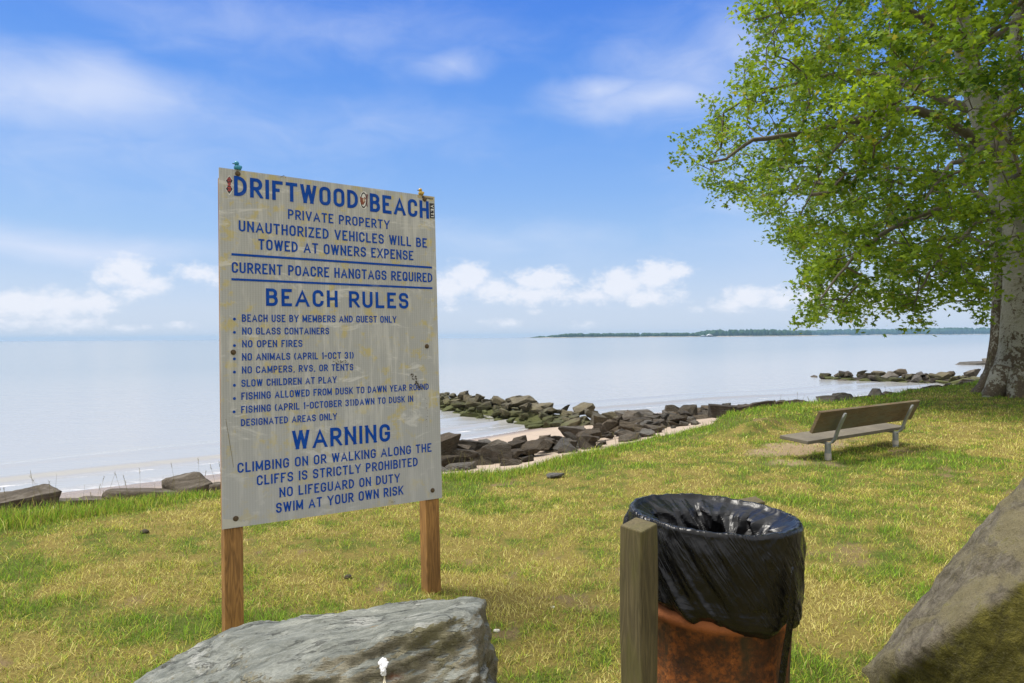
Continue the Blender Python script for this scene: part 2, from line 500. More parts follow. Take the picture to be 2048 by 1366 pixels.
def make_sea():
    xs = axis(-4600, 4600, -14, 34, 0.35, 1.22)
    ts = np.unique(np.concatenate([np.arange(-1.4, 7, 0.09), axis(7, 4600, 7, 7.2, 0.14, 1.16)]))
    X = np.repeat(xs[:, None], len(ts), 1)
    yw = y_water(np.clip(X, -300, 300))
    Y = yw + ts[None, :]
    t = ts[None, :] + 0.9 * (vnoise(np.stack([X, X * 0], -1), 0.12, 71) - .5)
    P = np.stack([X, Y], -1)
    sw = lambda c, w, h, s: h * (0.35 + 1.0 * vnoise(np.stack([X, X * 0 + c], -1), 0.22, s)) * np.exp(-((t - c) / w) ** 2)
    near = np.exp(-np.maximum(ts[None, :], 0) / 14)
    Z = WATER_Z + sw(2.3, .22, .075, 73) + sw(0.35, .12, .028, 75) + sw(4.8, .35, .035, 77)
    Z = Z + near * 0.014 * (fbm(P * np.array([.6, 1.8]), 1.1, 3, 79) - .5)
    me = np_mesh('sea', np.stack([X, Y, Z], -1).reshape(-1, 3), grid_faces(len(xs), len(ts)), True)
    if me.polygons[0].normal.z < 0: me.flip_normals()
    set_attr(me, 'off', np.broadcast_to(ts[None, :], X.shape).reshape(-1), 'FLOAT')
    m, T = material('brackish_water')
    off = T.add('ShaderNodeAttribute', attribute_name='off').outputs['Fac']
    big = T.noise(T.mapping(T.obj, (.012, .03, 1)), 1.0, 4, .6)
    silt = T.smooth(T.math('ADD', off, T.math('MULTIPLY', T.math('SUBTRACT', big, .5), 30)), 2, 70, 1, 0)
    c = T.mix(silt, (0.225, 0.255, 0.265), (0.345, 0.34, 0.325))
    foam = T.math('MULTIPLY', T.smooth(off, -.15, .45, 1, 0), T.smooth(T.noise(T.mapping(T.obj, (1.5, 5, 1)), 2.0, 5, .7), .42, .66))
    foam = T.math('MAXIMUM', foam, T.math('MULTIPLY', T.smooth(T.math('ABSOLUTE', T.math('SUBTRACT', off, 1.55)), .0, .22, 1, 0), T.smooth(T.noise(T.mapping(T.obj, (1.2, 5, 1)), 1.4, 5, .7), .50, .70)))
    c = T.mix(T.math('MULTIPLY', foam, .75), c, (0.78, 0.76, 0.75))
    h1 = T.noise(T.mapping(T.obj, (1.1, 3.2, 1), (0, 0, R(-18))), 1.6, 4, 0.6)
    h2 = T.noise(T.mapping(T.obj, (.25, .9, 1), (0, 0, R(-12))), 1.0, 3, 0.6)
    h = T.math('ADD', T.math('MULTIPLY', h1, .35), h2)
    finish(T, c, T.lin(foam, 0, 1, .16, .6), T.bump(h, 0.24, 0.12), spec=0.5)
    T.b.inputs['IOR'].default_value = 1.33
    return tag(link('water', me, m), 'calm pale grey-blue bay water reaching the horizon', 'water', kind='structure')

make_lawn(); make_beach(); make_sea()

# ------------------------------------------------------------------ the notice sign
def make_sign():
    yaw, lean, roll = 0.58915, 0.0597, -0.0112
    u = Vector((math.cos(yaw) * math.cos(roll), math.sin(yaw) * math.cos(roll), math.sin(roll)))
    n = u.cross(Vector((0, 0, 1))).normalized()              # towards the reader
    v0 = n.cross(u)
    if v0.z < 0: v0 = -v0
    v = math.cos(lean) * v0 - math.sin(lean) * n
    nn = u.cross(v)                                           # true panel normal
    BL = Vector((-1.45005, 3.32298, 0.55277)); PW, PH = 1.2314, 1.83
    zb = 0.56
    base = BL + u * (PW / 2) - v * zb
    base -= v * (base.z / v.z) if abs(base.z) > 1e-6 else Vector()
    M = Matrix((u, -nn, v)).transposed()
    root = empty('beach_notice_sign')
    root.matrix_world = Matrix.Translation(base) @ M.to_4x4()
    tag(root, 'large weathered grey beach rules notice board with blue lettering on two wooden posts', 'sign')
    inv = root.matrix_world.inverted()
    bl = inv @ BL                                             # lower left corner in sign space
    def on_panel(px, py):
        d = ray(px, py)
        k = (BL - EYE).dot(nn) / d.dot(nn)
        return inv @ (EYE + d * k)
    # panel material: old reflective sheeting
    m, T = material('weathered_sheeting')
    x, y, z = T.sep(T.obj)
    stripe = T.math('MULTIPLY', T.math('ADD', T.math('SINE', T.math('MULTIPLY', x, 2 * math.pi / 0.0135)), 1), .5)
    row = T.math('MULTIPLY', T.math('ADD', T.math('SINE', T.math('MULTIPLY', z, 2 * math.pi / 0.011)), 1), .5)
    n1 = T.noise(T.obj, 2.2, 6, .6); n2 = T.noise(T.obj, 13, 5, .65); n3 = T.noise(T.mapping(T.obj, (9, 9, 1.1)), 2.2, 5, .65)
    c = T.mix(n1, (0.415, 0.42, 0.405), (0.53, 0.54, 0.53))
    c = T.mix(T.math('MULTIPLY', stripe, .22), c, (0.25, 0.24, 0.22))
    c = T.mix(T.math('MULTIPLY', row, .08), c, (0.22, 0.21, 0.19))
    c = T.mix(T.smooth(T.math('ADD', n2, T.math('MULTIPLY', n1, .35)), .70, .82, 0, .62), c, (0.58, 0.47, 0.13))       # yellow lichen blots
    c = T.mix(T.smooth(n3, .48, .66, 0, .55), c, (0.66, 0.65, 0.61))                                                   # pale runs
    smear = T.noise(T.mapping(T.obj, (2.2, 1, 7), (0, R(-14), 0)), 1.6, 6, .7, 1.0)
    c = T.mix(T.smooth(smear, .55, .66, 0, .7), c, (0.70, 0.69, 0.66))
    c = T.mix(T.smooth(T.noise(T.obj, 45, 4, .7), .66, .76, 0, .5), c, (0.17, 0.15, 0.11))
    low = T.smooth(z, .62, 1.15, 1, 0)                                                                                # rinsed, greyer lower end
    c = T.mix(T.math('MULTIPLY', low, .45), c, (0.47, 0.47, 0.47))
    finish(T, c, .5, T.bump(n2, .12, .002), spec=.2)
    bm = bmesh.new()
    box(bm, bl.x, bl.x + PW, -0.001, 0.004, bl.z, bl.z + PH)
    panel = from_bm('panel', bm, m, root)
    # lettering
    bm_, TB = material('blue_lettering')
    nb = TB.noise(TB.obj, 16, 5, .7)
    cb = TB.mix(TB.smooth(nb, .35, .75), (0.004, 0.058, 0.36), (0.010, 0.090, 0.45))
    cb = TB.mix(TB.smooth(TB.noise(TB.obj, 7, 6, .7), .60, .74, 0, .55), cb, (0.22, 0.28, 0.42))
    finish(TB, cb, .6, spec=.12)
    LINES = [('DRIFTWOOD', (468, 391.4), (715.8, 417.9), 351.6, .030), ('BEACH', (739.9, 423), (857.8, 437.8), 386.5, .030),
             ('PRIVATE PROPERTY', (575.9, 437.8), (779.8, 458.9), 418.4, .022),
             ('UNAUTHORIZED VEHICLES WILL BE', (477.4, 462.4), (853.6, 495.7), 440.6, .022),
             ('TOWED AT OWNERS EXPENSE', (516.6, 499.2), (826.6, 520.8), 477.7, .022),
             ('CURRENT POACRE HANGTAGS REQUIRED', (463.4, 545.4), (864.6, 564.8), 523.8, .022),
             ('BEACH RULES', (532, 611.7), (816.8, 617.4), 576.6, .028),
             ('BEACH USE BY MEMBERS AND GUEST ONLY', (483.7, 643.6), (793.1, 645.5), 628.6, .024),
             ('NO GLASS CONTAINERS', (483.7, 669.1), (657.9, 668.7), 654.8, .024),
             ('NO OPEN FIRES', (483.7, 694.9), (604.7, 693.7), 680.4, .024),
             ('NO ANIMALS (APRIL 1-OCT 31)', (483.4, 721.2), (707.1, 717.2), 706.6, .024),
             ('NO CAMPERS, RVS, OR TENTS', (483.2, 747.2), (706.4, 740.6), 732.9, .024),
             ('SLOW CHILDREN AT PLAY', (482.6, 773.9), (673.8, 765.7), 759.4, .024),
             ('FISHING ALLOWED FROM DUSK TO DAWN YEAR ROUND', (482.6, 799.9), (857.1, 779.3), 785.1, .024),
             ('FISHING (APRIL 1-OCTOBER 31)DAWN TO DUSK IN', (482.3, 826.6), (826.6, 803.4), 812.1, .024),
             ('DESIGNATED AREAS ONLY', (482, 852.6), (674.3, 839), 838.3, .024),
             ('WARNING', (584, 899.5), (780.2, 882.4), 861.3, .030),
             ('CLIMBING ON OR WALKING ALONG THE', (474.9, 946), (862.7, 903.1), 925.9, .024),
             ('CLIFFS IS STRICTLY PROHIBITED', (513.6, 970.9), (835.1, 931.6), 951.1, .024),
             ('NO LIFEGUARD ON DUTY', (558, 994.9), (800.2, 964), 975.4, .024),
             ('SWIM AT YOUR OWN RISK', (552, 1026.2), (807.2, 988.6), 1006, .024)]
    G = {'A': (.60, [[(0, 0), (.5, 1), (1, 0)], [(.17, .3), (.83, .3)]]), 'B': (.46, [[(0, 0), (0, 1)], [(0, 1), 'r', (.92, 1), 'r', (.92, .53), (0, .53)], [(0, .53), 'r', (1, .53), 'r', (1, 0), (0, 0)]]),
         'C': (.46, [[(1, .70), 'r', (1, 1), 'r', (0, 1), 'r', (0, 0), 'r', (1, 0), (1, .30)]]), 'D': (.47, [[(0, 0), (0, 1)], [(0, 1), 'r', (1, 1), 'r', (1, 0), (0, 0)]]),
         'E': (.40, [[(0, 0), (0, 1)], [(0, 1), (1, 1)], [(0, .52), (.82, .52)], [(0, 0), (1, 0)]]), 'F': (.39, [[(0, 0), (0, 1)], [(0, 1), (1, 1)], [(0, .52), (.82, .52)]]),
         'G': (.48, [[(1, .70), 'r', (1, 1), 'r', (0, 1), 'r', (0, 0), 'r', (1, 0), (1, .46), (.55, .46)]]), 'H': (.46, [[(0, 0), (0, 1)], [(1, 0), (1, 1)], [(0, .5), (1, .5)]]), 'I': (.0, [[(0, 0), (0, 1)]]),
         'K': (.48, [[(0, 0), (0, 1)], [(1, 1), (0, .36)], [(.34, .58), (1, 0)]]), 'L': (.38, [[(0, 0), (0, 1)], [(0, 0), (1, 0)]]), 'M': (.60, [[(0, 0), (0, 1)], [(0, 1), (.5, .12)], [(.5, .12), (1, 1)], [(1, 1), (1, 0)]]),
         'N': (.48, [[(0, 0), (0, 1)], [(0, 1), (1, 0)], [(1, 0), (1, 1)]]), 'O': (.48, [[(.5, 1), 'r', (0, 1), 'r', (0, 0), 'r', (1, 0), 'r', (1, 1), (.5, 1)]]), 'P': (.45, [[(0, 0), (0, 1)], [(0, 1), 'r', (1, 1), 'r', (1, .44), (0, .44)]]),
         'Q': (.48, [[(.5, 1), 'r', (0, 1), 'r', (0, 0), 'r', (1, 0), 'r', (1, 1), (.5, 1)], [(.52, .30), (1.06, -.04)]]), 'R': (.46, [[(0, 0), (0, 1)], [(0, 1), 'r', (1, 1), 'r', (1, .46), (0, .46)], [(.45, .46), (1, 0)]]),
         'S': (.46, [[(1, .74), 'r', (1, 1), 'r', (0, 1), 'r', (0, .52), 'r', (1, .52), 'r', (1, 0), 'r', (0, 0), (0, .26)]]), 'T': (.46, [[(0, 1), (1, 1)], [(.5, 0), (.5, 1)]]), 'U': (.46, [[(0, 1), 'r', (0, 0), 'r', (1, 0), (1, 1)]]),
         'V': (.54, [[(0, 1), (.5, 0)], [(.5, 0), (1, 1)]]), 'W': (.74, [[(0, 1), (.24, 0)], [(.24, 0), (.5, 1)], [(.5, 1), (.76, 0)], [(.76, 0), (1, 1)]]), 'X': (.5, [[(0, 0), (1, 1)], [(0, 1), (1, 0)]]),
         'Y': (.54, [[(0, 1), (.5, .44)], [(.5, .44), (1, 1)], [(.5, .47), (.5, 0)]]), 'Z': (.44, [[(0, 1), (1, 1)], [(1, 1), (0, 0)], [(0, 0), (1, 0)]]), '1': (.13, [[(1, 0), (1, 1)], [(1, 1), (0, .84)]]),
         '3': (.44, [[(0, .76), 'r', (0, 1), 'r', (1, 1), 'r', (1, .53), (.4, .53)], [(.4, .53), 'r', (1, .53), 'r', (1, 0), 'r', (0, 0), (0, .26)]]), '(': (.16, [[(1, 1.04), 'r', (0, .82), 'r', (0, .16), (1, -.06)]]), ')': (.16, [[(0, 1.04), 'r', (1, .82), 'r', (1, .16), (0, -.06)]]),
         '-': (.26, [[(0, .46), (1, .46)]]), ',': (.07, [[(1, .06), (0, -.16)]])}
    def text_mesh(s, bold, space=1.0, word=1.0, aspect=None):
        """signwriter's capitals of even stroke. aspect: wanted width / cap height, strokes keep their weight"""
        st = bold
        gap, wgap = (.19 + st) * space, (.40 + st * .5) * word
        x = 0; lay = []
        for ch in s:
            if ch == ' ': x += wgap; continue
            w, strokes = G[ch]; lay.append((x, w, strokes, ch)); x += w + gap
        total = x - gap
        sx = 1.0 if aspect is None else (aspect - st) / total
        hy = 1 - st                                                # centre line height when cap height is 1
        bm = bmesh.new(); layer = 0
        def stroke(P, z):
            n = len(P); Lq, Rq = [], []
            for i in range(n):
                d0 = (P[i] - P[i - 1]).normalized() if i else None; d1 = (P[i + 1] - P[i]).normalized() if i < n - 1 else None
                d = ((d0 or d1) + (d1 or d0)).normalized(); nrm = Vector((-d.y, d.x))
                k = 1 / max(.5, nrm.dot(Vector((-(d1 or d0).y, (d1 or d0).x))))
                Lq.append(P[i] + nrm * st / 2 * k); Rq.append(P[i] - nrm * st / 2 * k)
            mk = lambda q: bm.verts.new((q.x, min(max(q.y, lo), hi), z))
            A = [mk(q) for q in Lq]; B = [mk(q) for q in Rq]
            for i in range(n - 1): bm.faces.new([B[i], B[i + 1], A[i + 1], A[i]])
        for x0, w, strokes, ch in lay:
            lo, hi = (-.3, 1.15) if ch in '(),Q' else (0, 1)
            for stq in strokes:
                pts, rnd, flag = [], [], False
                for q in stq:
                    if q == 'r': flag = True; continue
                    pts.append(Vector((st / 2 + (x0 + q[0] * w) * sx, st / 2 + q[1] * hy))); rnd.append(flag); flag = False
                out = [pts[0]]
                for i in range(1, len(pts) - 1):
                    a_, b_, c_ = pts[i - 1], pts[i], pts[i + 1]
                    if not rnd[i]: out.append(b_); continue
                    l1, l2 = (a_ - b_).length, (c_ - b_).length
                    r_ = min(.36, l1 * (.5 if (i > 1 and rnd[i - 1]) else .98), l2 * (.5 if (i + 1 < len(pts) - 1 and rnd[i + 1]) else .98))
                    p1, p2 = b_ + (a_ - b_).normalized() * r_, b_ + (c_ - b_).normalized() * r_
                    for k in range(7):
                        t = k / 6; kk = .60
                        c1, c2 = p1.lerp(b_, kk), p2.lerp(b_, kk)
                        out.append(p1 * (1 - t) ** 3 + c1 * 3 * t * (1 - t) ** 2 + c2 * 3 * t * t * (1 - t) + p2 * t ** 3)
                out.append(pts[-1])
                P = [out[0]]
                for q in out[1:]:
                    if (q - P[-1]).length > 1e-4: P.append(q)
                closed = (P[0] - P[-1]).length < 1e-4
                if not closed:
                    for e, f_ in ((0, 1), (-1, -2)):
                        yy = stq[0][1] if e == 0 else stq[-1][1]; xx = stq[0][0] if e == 0 else stq[-1][0]
                        d = (P[e] - P[f_]).normalized()
                        if yy in (0, 1) and abs(d.y) > .3 and ch not in '()':
                            P[e] = P[e] + d * st / 2 * (1.0 if abs(d.y) > .95 else 1.5)
                        elif xx in (0, 1) and abs(d.x) > .95: P[e] = P[e] + d * st / 2
                        elif ch in 'CGS3' : P[e] = P[e] + d * st * .15
                stroke(P, layer * 2e-5); layer = (layer + 1) % 12
        me = bpy.data.meshes.new('lettering'); bm.to_mesh(me); bm.free()
        return me
    def place(me, O, E1, E2, z, cap=None):
        nv = len(me.vertices); co = np.empty(nv * 3, np.float32); me.vertices.foreach_get('co', co); co = co.reshape(-1, 3)
        x0, x1 = co[:, 0].min(), co[:, 0].max()
        y0, y1 = (0.0, cap) if cap else (co[:, 1].min(), co[:, 1].max())
        a = (co[:, 0] - x0) / (x1 - x0); b = (co[:, 1] - y0) / (y1 - y0)
        out = np.array(O)[None] + a[:, None] * np.array(E1)[None] + b[:, None] * np.array(E2)[None]
        out[:, 1] = z - co[:, 2]
        me.vertices.foreach_set('co', out.astype(np.float32).ravel()); me.update()
    for s, l, r, ty, bold in LINES:
        O = on_panel(*l); E1 = on_panel(*r) - O; tp = on_panel(l[0], ty)
        big = bold > .027
        me = text_mesh(s, .175 if big else .155, 1.0, 1.0, E1.length / (tp.z - O.z))
        place(me, O, E1, Vector((0, 0, tp.z - O.z)), -0.0028, 1.0)
        link('lettering', me, bm_, root)
    # rules and bullets
    for (l, r, th) in [((462.7, 508.6), (863.7, 535.2), 4.6), ((462.7, 558.5), (864.6, 576.6), 4.4)]:
        O = on_panel(*l); E = on_panel(*r); h = abs(on_panel(l[0], l[1] - th / 2).z - on_panel(l[0], l[1] + th / 2).z) / 2
        bm = bmesh.new()
        bm.faces.new([bm.verts.new((p.x, -0.0028, p.z + k)) for p, k in [(O, -h), (E, -h), (E, h), (O, h)]])
        from_bm('ruled_line', bm, bm_, root)
    for py in (638.2, 664.7, 691.2, 717.7, 744.1, 770.6, 797.1, 823.6):
        O = on_panel(468.7 if py < 800 else 468, py)
        bm = bmesh.new()
        bm.faces.new([bm.verts.new((O.x + .0072 * math.cos(t), -0.0028, O.z + .0072 * math.sin(t))) for t in [2 * math.pi * k / 14 for k in range(14)]])
        from_bm('bullet', bm, bm_, root)
    # bolts with washers
    rust = plain('rusty_bolt', (0.13, 0.09, 0.05), .7, .4, .4, 90)
    for px, py in [(475.5, 347.5), (848.8, 399), (466.5, 704.5), (853.5, 692.5), (471.5, 1037), (865, 980.5)]:
        O = on_panel(px, py)
        bm = bmesh.new()
        for rad, y0, y1, sg in [(.0135, -.004, -.0012, 16), (.0085, -.011, -.004, 6)]:
            rings = [[bm.verts.new((O.x + rad * k2 * math.cos(2 * math.pi * k / sg + .3), yy, O.z + rad * k2 * math.sin(2 * math.pi * k / sg + .3))) for k in range(sg)] for yy, k2 in [(y1, 1), (y0 + .001, 1), (y0, .85)]]
            for A, B in zip(rings, rings[1:]):
                for k in range(sg): bm.faces.new([A[k], A[(k + 1) % sg], B[(k + 1) % sg], B[k]])
            bm.faces.new(rings[-1])
        from_bm('bolt', bm, rust, root)
    # stickers
    black = plain('sticker_black', (0.012, 0.012, 0.014), .35); white = plain('sticker_white', (0.72, 0.71, 0.68), .4)
    red = plain('sticker_red', (0.40, 0.05, 0.045), .4); rusty = plain('sticker_brown', (0.22, 0.055, 0.02), .4); tan = plain('sticker_tan', (0.62, 0.46, 0.32), .4)
    def poly(name, pts, m_, y, parent=root):
        bm = bmesh.new()
        bm.faces.new([bm.verts.new((p.x, y, p.z)) for p in pts])
        return from_bm(name, bm, m_, parent)
    P = on_panel
    out = [(458.5, 350.5), (466.5, 362), (461.5, 370.5), (466.5, 379), (460, 390), (458, 391), (450.5, 378), (455, 369.5), (450.5, 361)]
    st = poly('sticker', [P(*q) for q in out], white, -.0016)
    poly('diamond', [P(458.3, 352.5), P(465.2, 362), P(458.3, 371.5), P(451.6, 361.5)], black, -.0022, st)
    poly('diamond', [P(458.3, 368), P(465.2, 378.5), P(458.3, 388), P(451.6, 377.5)], black, -.0023, st)
    for ch, y0, y1 in [('S', 355, 363.5), ('W', 364.3, 373.5), ('R', 374.3, 384)]:
        me = text_mesh(ch, .2)
        a, b_, c_ = P(461.8, y0), P(461.8, y1), P(454.6, y0)                # reads downwards
        place(me, c_, b_ - a, a - c_, -.0029)
        link('letter', me, red, st)
    def oval(px, py, rx, ry, n=28, a0=0, a1=2 * math.pi):
        return [P(px + rx * math.cos(a0 + (a1 - a0) * k / n), py - ry * math.sin(a0 + (a1 - a0) * k / n)) for k in range(n)]
    st = poly('sticker', oval(727.5, 400.5, 9.2, 17.5), white, -.0016)
    poly('oval_ring', oval(727, 400.5, 6.4, 15.8), black, -.0021, st)
    poly('oval_field', oval(727, 400.5, 4.9, 13.0), white, -.0025, st)
    poly('brown_patch', [P(*q) for q in [(719.5, 393), (723, 395), (726, 397), (729.5, 394), (731.5, 397), (729.5, 401), (730.5, 404), (728, 407), (726.5, 410), (722.5, 409), (720, 403)]], rusty, -.0031, st)
    poly('tan_patch', [P(*q) for q in [(725, 398), (728.5, 396.5), (729, 401), (727.5, 405.5), (725.6, 402)]], tan, -.0036, st)
    poly('maroon_band', [P(*q) for q in [(732, 388), (735.5, 389.5), (735, 400), (734.5, 414), (732.3, 412), (733, 400)]], plain('sticker_maroon', (0.16, 0.05, 0.045), .4), -.0036, st)
    c1, c2, c3, c4 = P(858.4, 406.3), P(868.2, 407.3), P(869.2, 437), P(859.4, 436.4)
    st = poly('sticker', [c1, c2, c3, c4], black, -.0019)
    me = text_mesh('YETI', .2, 1.0)
    place(me, P(860.9, 409.0), P(867.6, 434.6) - P(866.8, 409.3), P(866.8, 409.3) - P(860.9, 409.0), -.0030)
    link('letter', me, white, st)
    q0, q1 = P(834.5, 394), P(867, 397.2)
    st = poly('sticker', [P(834.8, 389.6), P(866.5, 394.4), P(866.3, 399.6), P(834.8, 395.4)], plain('sticker_gold', (0.45, 0.36, 0.20), .45), -.0016)
    poly('mark', [P(*q) for q in [(843.5, 392.2), (848.5, 392.6), (848.5, 397), (843.5, 396.2)]], black, -.0022, st)
    for k in range(6):
        x_ = 850 + k * 2.7
        poly('mark', [P(x_, 394.4 + k * .4), P(x_ + 1.7, 394.7 + k * .4), P(x_ + 1.2, 398 + k * .3), P(x_ - .4, 397.6 + k * .3)], black, -.0022, st)
    # scuffs, torn corner, crack
    pale = plain('bare_backing', (0.55, 0.53, 0.46), .55, 0, .15, 30)
    poly('torn_patch', [P(*q) for q in [(444.6, 1037.5), (470, 1039.5), (478, 1041), (482, 1044), (486, 1041.5), (488, 1044), (493, 1040), (498, 1043), (495, 1050.5), (444.6, 1058.6)]], pale, -.0014)
    dark = plain('scrape', (0.09, 0.07, 0.045), .8, 0, .5, 60)
    poly('crack', [P(*q) for q in [(451, 838), (452, 838), (460, 885), (467.5, 935), (466.8, 935), (458.6, 885)]], plain('crack_stain', (0.22, 0.19, 0.12), .7), -.0013)
    rr = random.Random(4)
    bm = bmesh.new()
    def fleck(px, py, r):
        O = P(px, py); k = rr.randint(5, 8)
        bm.faces.new([bm.verts.new((O.x + r * rr.uniform(.4, 1.2) * math.cos(2 * math.pi * i / k), -.0033, O.z + r * rr.uniform(.4, 1.3) * math.sin(2 * math.pi * i / k))) for i in range(k)])
    for k in range(46):
        t = rr.random(); fleck(823 + 16 * t + rr.gauss(0, 2.2), 748 + 26 * t + rr.gauss(0, 3), rr.uniform(.0015, .006))
    for k in range(26): fleck(683 + rr.gauss(0, 8), 724 + rr.gauss(0, 2.2), rr.uniform(.0012, .004))
    for k in range(16): fleck(853 + rr.gauss(0, 1.5), 795 + rr.random() * 60, rr.uniform(.001, .003))
    for k in range(12): fleck(568 + rr.gauss(0, 4), 353 + rr.gauss(0, 1.2), rr.uniform(.001, .003))
    for k in range(8): fleck(785 + rr.gauss(0, 3), 1003 + rr.gauss(0, 1.5), rr.uniform(.001, .003))
    from_bm('scuff_marks', bm, dark, root)
    # posts behind the panel
    pm = wood('treated_pine', (0.085, 0.036, 0.009), (0.50, 0.255, 0.072), 1.0, 2)
    for (pl, pr, ptop) in [((447.5, 487.5, 1075, 1), (0, 0, 0, 0), 2.2)[0:3], ((841.5, 880, 1010, 1), (0, 0, 0, 0), 2.2)[0:3]]:
        xl = None
        a = on_panel(pl[0], pl[2]); b_ = on_panel(pl[1], pl[2])
        w = .089
        x0 = a.x + .004 if pl[0] < 600 else b_.x - w - .002
        bm = bmesh.new()
        box(bm, x0, x0 + w, .0065, .0065 + w, -0.45, bl.z + PH - 0.03, bevel=.004)
        from_bm('post', bm, pm, root)
    return root, on_panel, bl, PW, PH

SIGN, on_panel, SBL, SPW, SPH = make_sign()

def make_duck(name, px, py, h, label, body_c, bill_c, face):
    """toy duck glued to the top edge of the board"""
    p = on_panel(px, py)
    loc = SIGN.matrix_world @ Vector((p.x, 0.0015, SBL.z + SPH))
    root = empty(name, loc, (0, 0, face))
    root.rotation_euler.y = R(3)
    tag(root, label, 'toy duck')
    m = plain('duck_plastic_' + name.split('_')[0], body_c, .35, 0, .12, 60)
    mb = plain('duck_bill_' + name.split('_')[0], bill_c, .4)
    def ell(c, r, mat, nm, k=1.0, tail=0):
        bm = bmesh.new()
        bmesh.ops.create_uvsphere(bm, u_segments=20, v_segments=14, radius=1)
        for v in bm.verts:
            q = v.co.copy()
            if tail and q.x > .2: q.z += tail * (q.x - .2) ** 2
            if nm == 'body' and q.z < -.55: q.z = -.55
            v.co = Vector((c[0] + q.x * r[0], c[1] + q.y * r[1], c[2] + q.z * r[2])) * h
        return from_bm(nm, bm, mat, root, True)
    ell((.04, 0, .22), (.44, .34, .36), m, 'body', tail=.75)
    ell((-.12, 0, .70), (.26, .25, .27), m, 'head')
    ell((-.42, 0, .64), (.17, .14, .055), mb, 'bill')
    return root

make_duck('blue_toy_duck', 475, 340, .047, 'small teal blue toy duck standing on the board above its first letter', (0.03, 0.26, 0.40), (0.025, 0.20, 0.34), R(34))
make_duck('yellow_toy_duck', 842, 391, .042, 'small faded yellow toy duck on the top edge of the board near the black sticker', (0.50, 0.33, 0.05), (0.10, 0.06, 0.02), R(20))

# ------------------------------------------------------------------ drum, bag and its posts
DRUM = Vector((0.655, 2.34, 0)); DR = 0.272
tilt = Euler((R(-.5), R(3.2), 0)).to_matrix().to_4x4()

def revolve(name, prof, n, m, parent, wob=None):
    th = np.linspace(0, 2 * np.pi, n, endpoint=False)
    prof = np.asarray(prof)
    Rr = prof[:, 0][None, :] * np.ones((n, 1)); Z = prof[:, 1][None, :] * np.ones((n, 1))
    if wob is not None: Rr, Z = wob(th[:, None], Rr, Z)
    V = np.stack([Rr * np.cos(th)[:, None], Rr * np.sin(th)[:, None], Z], -1)
    k = prof.shape[0]
    F = grid_faces(n + 1, k) % (n * k)
    me = np_mesh(name, V.reshape(-1, 3), F, True)
    return link(name, me, m, parent)

def make_drum():
    root = empty('rusty_drum', DRUM)
    root.matrix_world = Matrix.Translation(DRUM) @ tilt
    tag(root, 'rusty orange steel drum used as a litter bin between two short posts', 'barrel')
    m, T = material('rusted_steel')
    n1 = T.noise(T.obj, 7, 7, .72); n2 = T.noise(T.obj, 60, 5, .75); n3 = T.noise(T.mapping(T.obj, (5, 5, 1.1)), 2.4, 5, .6)
    c = T.ramp(n1, [(.28, (0.020, 0.012, 0.008)), (.42, (0.09, 0.034, 0.012)), (.53, (0.235, 0.075, 0.018)), (.72, (0.40, 0.155, 0.045))])
    c = T.mix(T.smooth(n2, .42, .62, 0, .75), c, (0.035, 0.022, 0.014))
    c = T.mix(T.smooth(n3, .46, .62, 0, .8), c, (0.036, 0.032, 0.018))
    z = T.sep(T.obj)[2]
    ring = T.smooth(T.math('ABSOLUTE', T.math('SUBTRACT', z, .587)), .012, .03, 1, 0)
    c = T.mix(T.math('MULTIPLY', ring, T.lin(n2, .3, .7, .4, .95)), c, (0.42, 0.145, 0.055))
    finish(T, c, .82, T.bump(T.math('ADD', n1, T.math('MULTIPLY', n2, .5)), .7, .004), spec=.25)
    hoop = lambda zc: [(DR, zc - .026), (DR + .007, zc - .018), (DR + .013, zc - .007), (DR + .014, zc), (DR + .013, zc + .007), (DR + .007, zc + .018), (DR, zc + .026)]
    prof = [(0.01, .015), (DR - .01, .015), (DR, .0), (DR + .004, .012), (DR, .024)] + hoop(.295) + hoop(.587) + [(DR, .80), (DR, .845), (DR + .005, .852), (DR + .006, .862), (DR - .004, .866), (DR - .008, .855), (DR - .009, .8), (DR - .01, .1), (.01, .03)]
    revolve('shell', prof, 96, m, root)
    return root

DRUM_ROOT = make_drum()

def facets(u, v, seed):
    """creased film: random heights on a triangle lattice, flat between"""
    i, j = np.floor(u), np.floor(v); f, g = u - i, v - j
    h = lambda a, b: _hash((i + a).astype(np.int64), (j + b).astype(np.int64), np.zeros_like(i, dtype=np.int64), seed)
    lo = h(0, 0) + f * (h(1, 0) - h(0, 0)) + g * (h(1, 1) - h(1, 0))
    hi = h(0, 0) + g * (h(0, 1) - h(0, 0)) + f * (h(1, 1) - h(0, 1))
    return np.where(f > g, lo, hi)

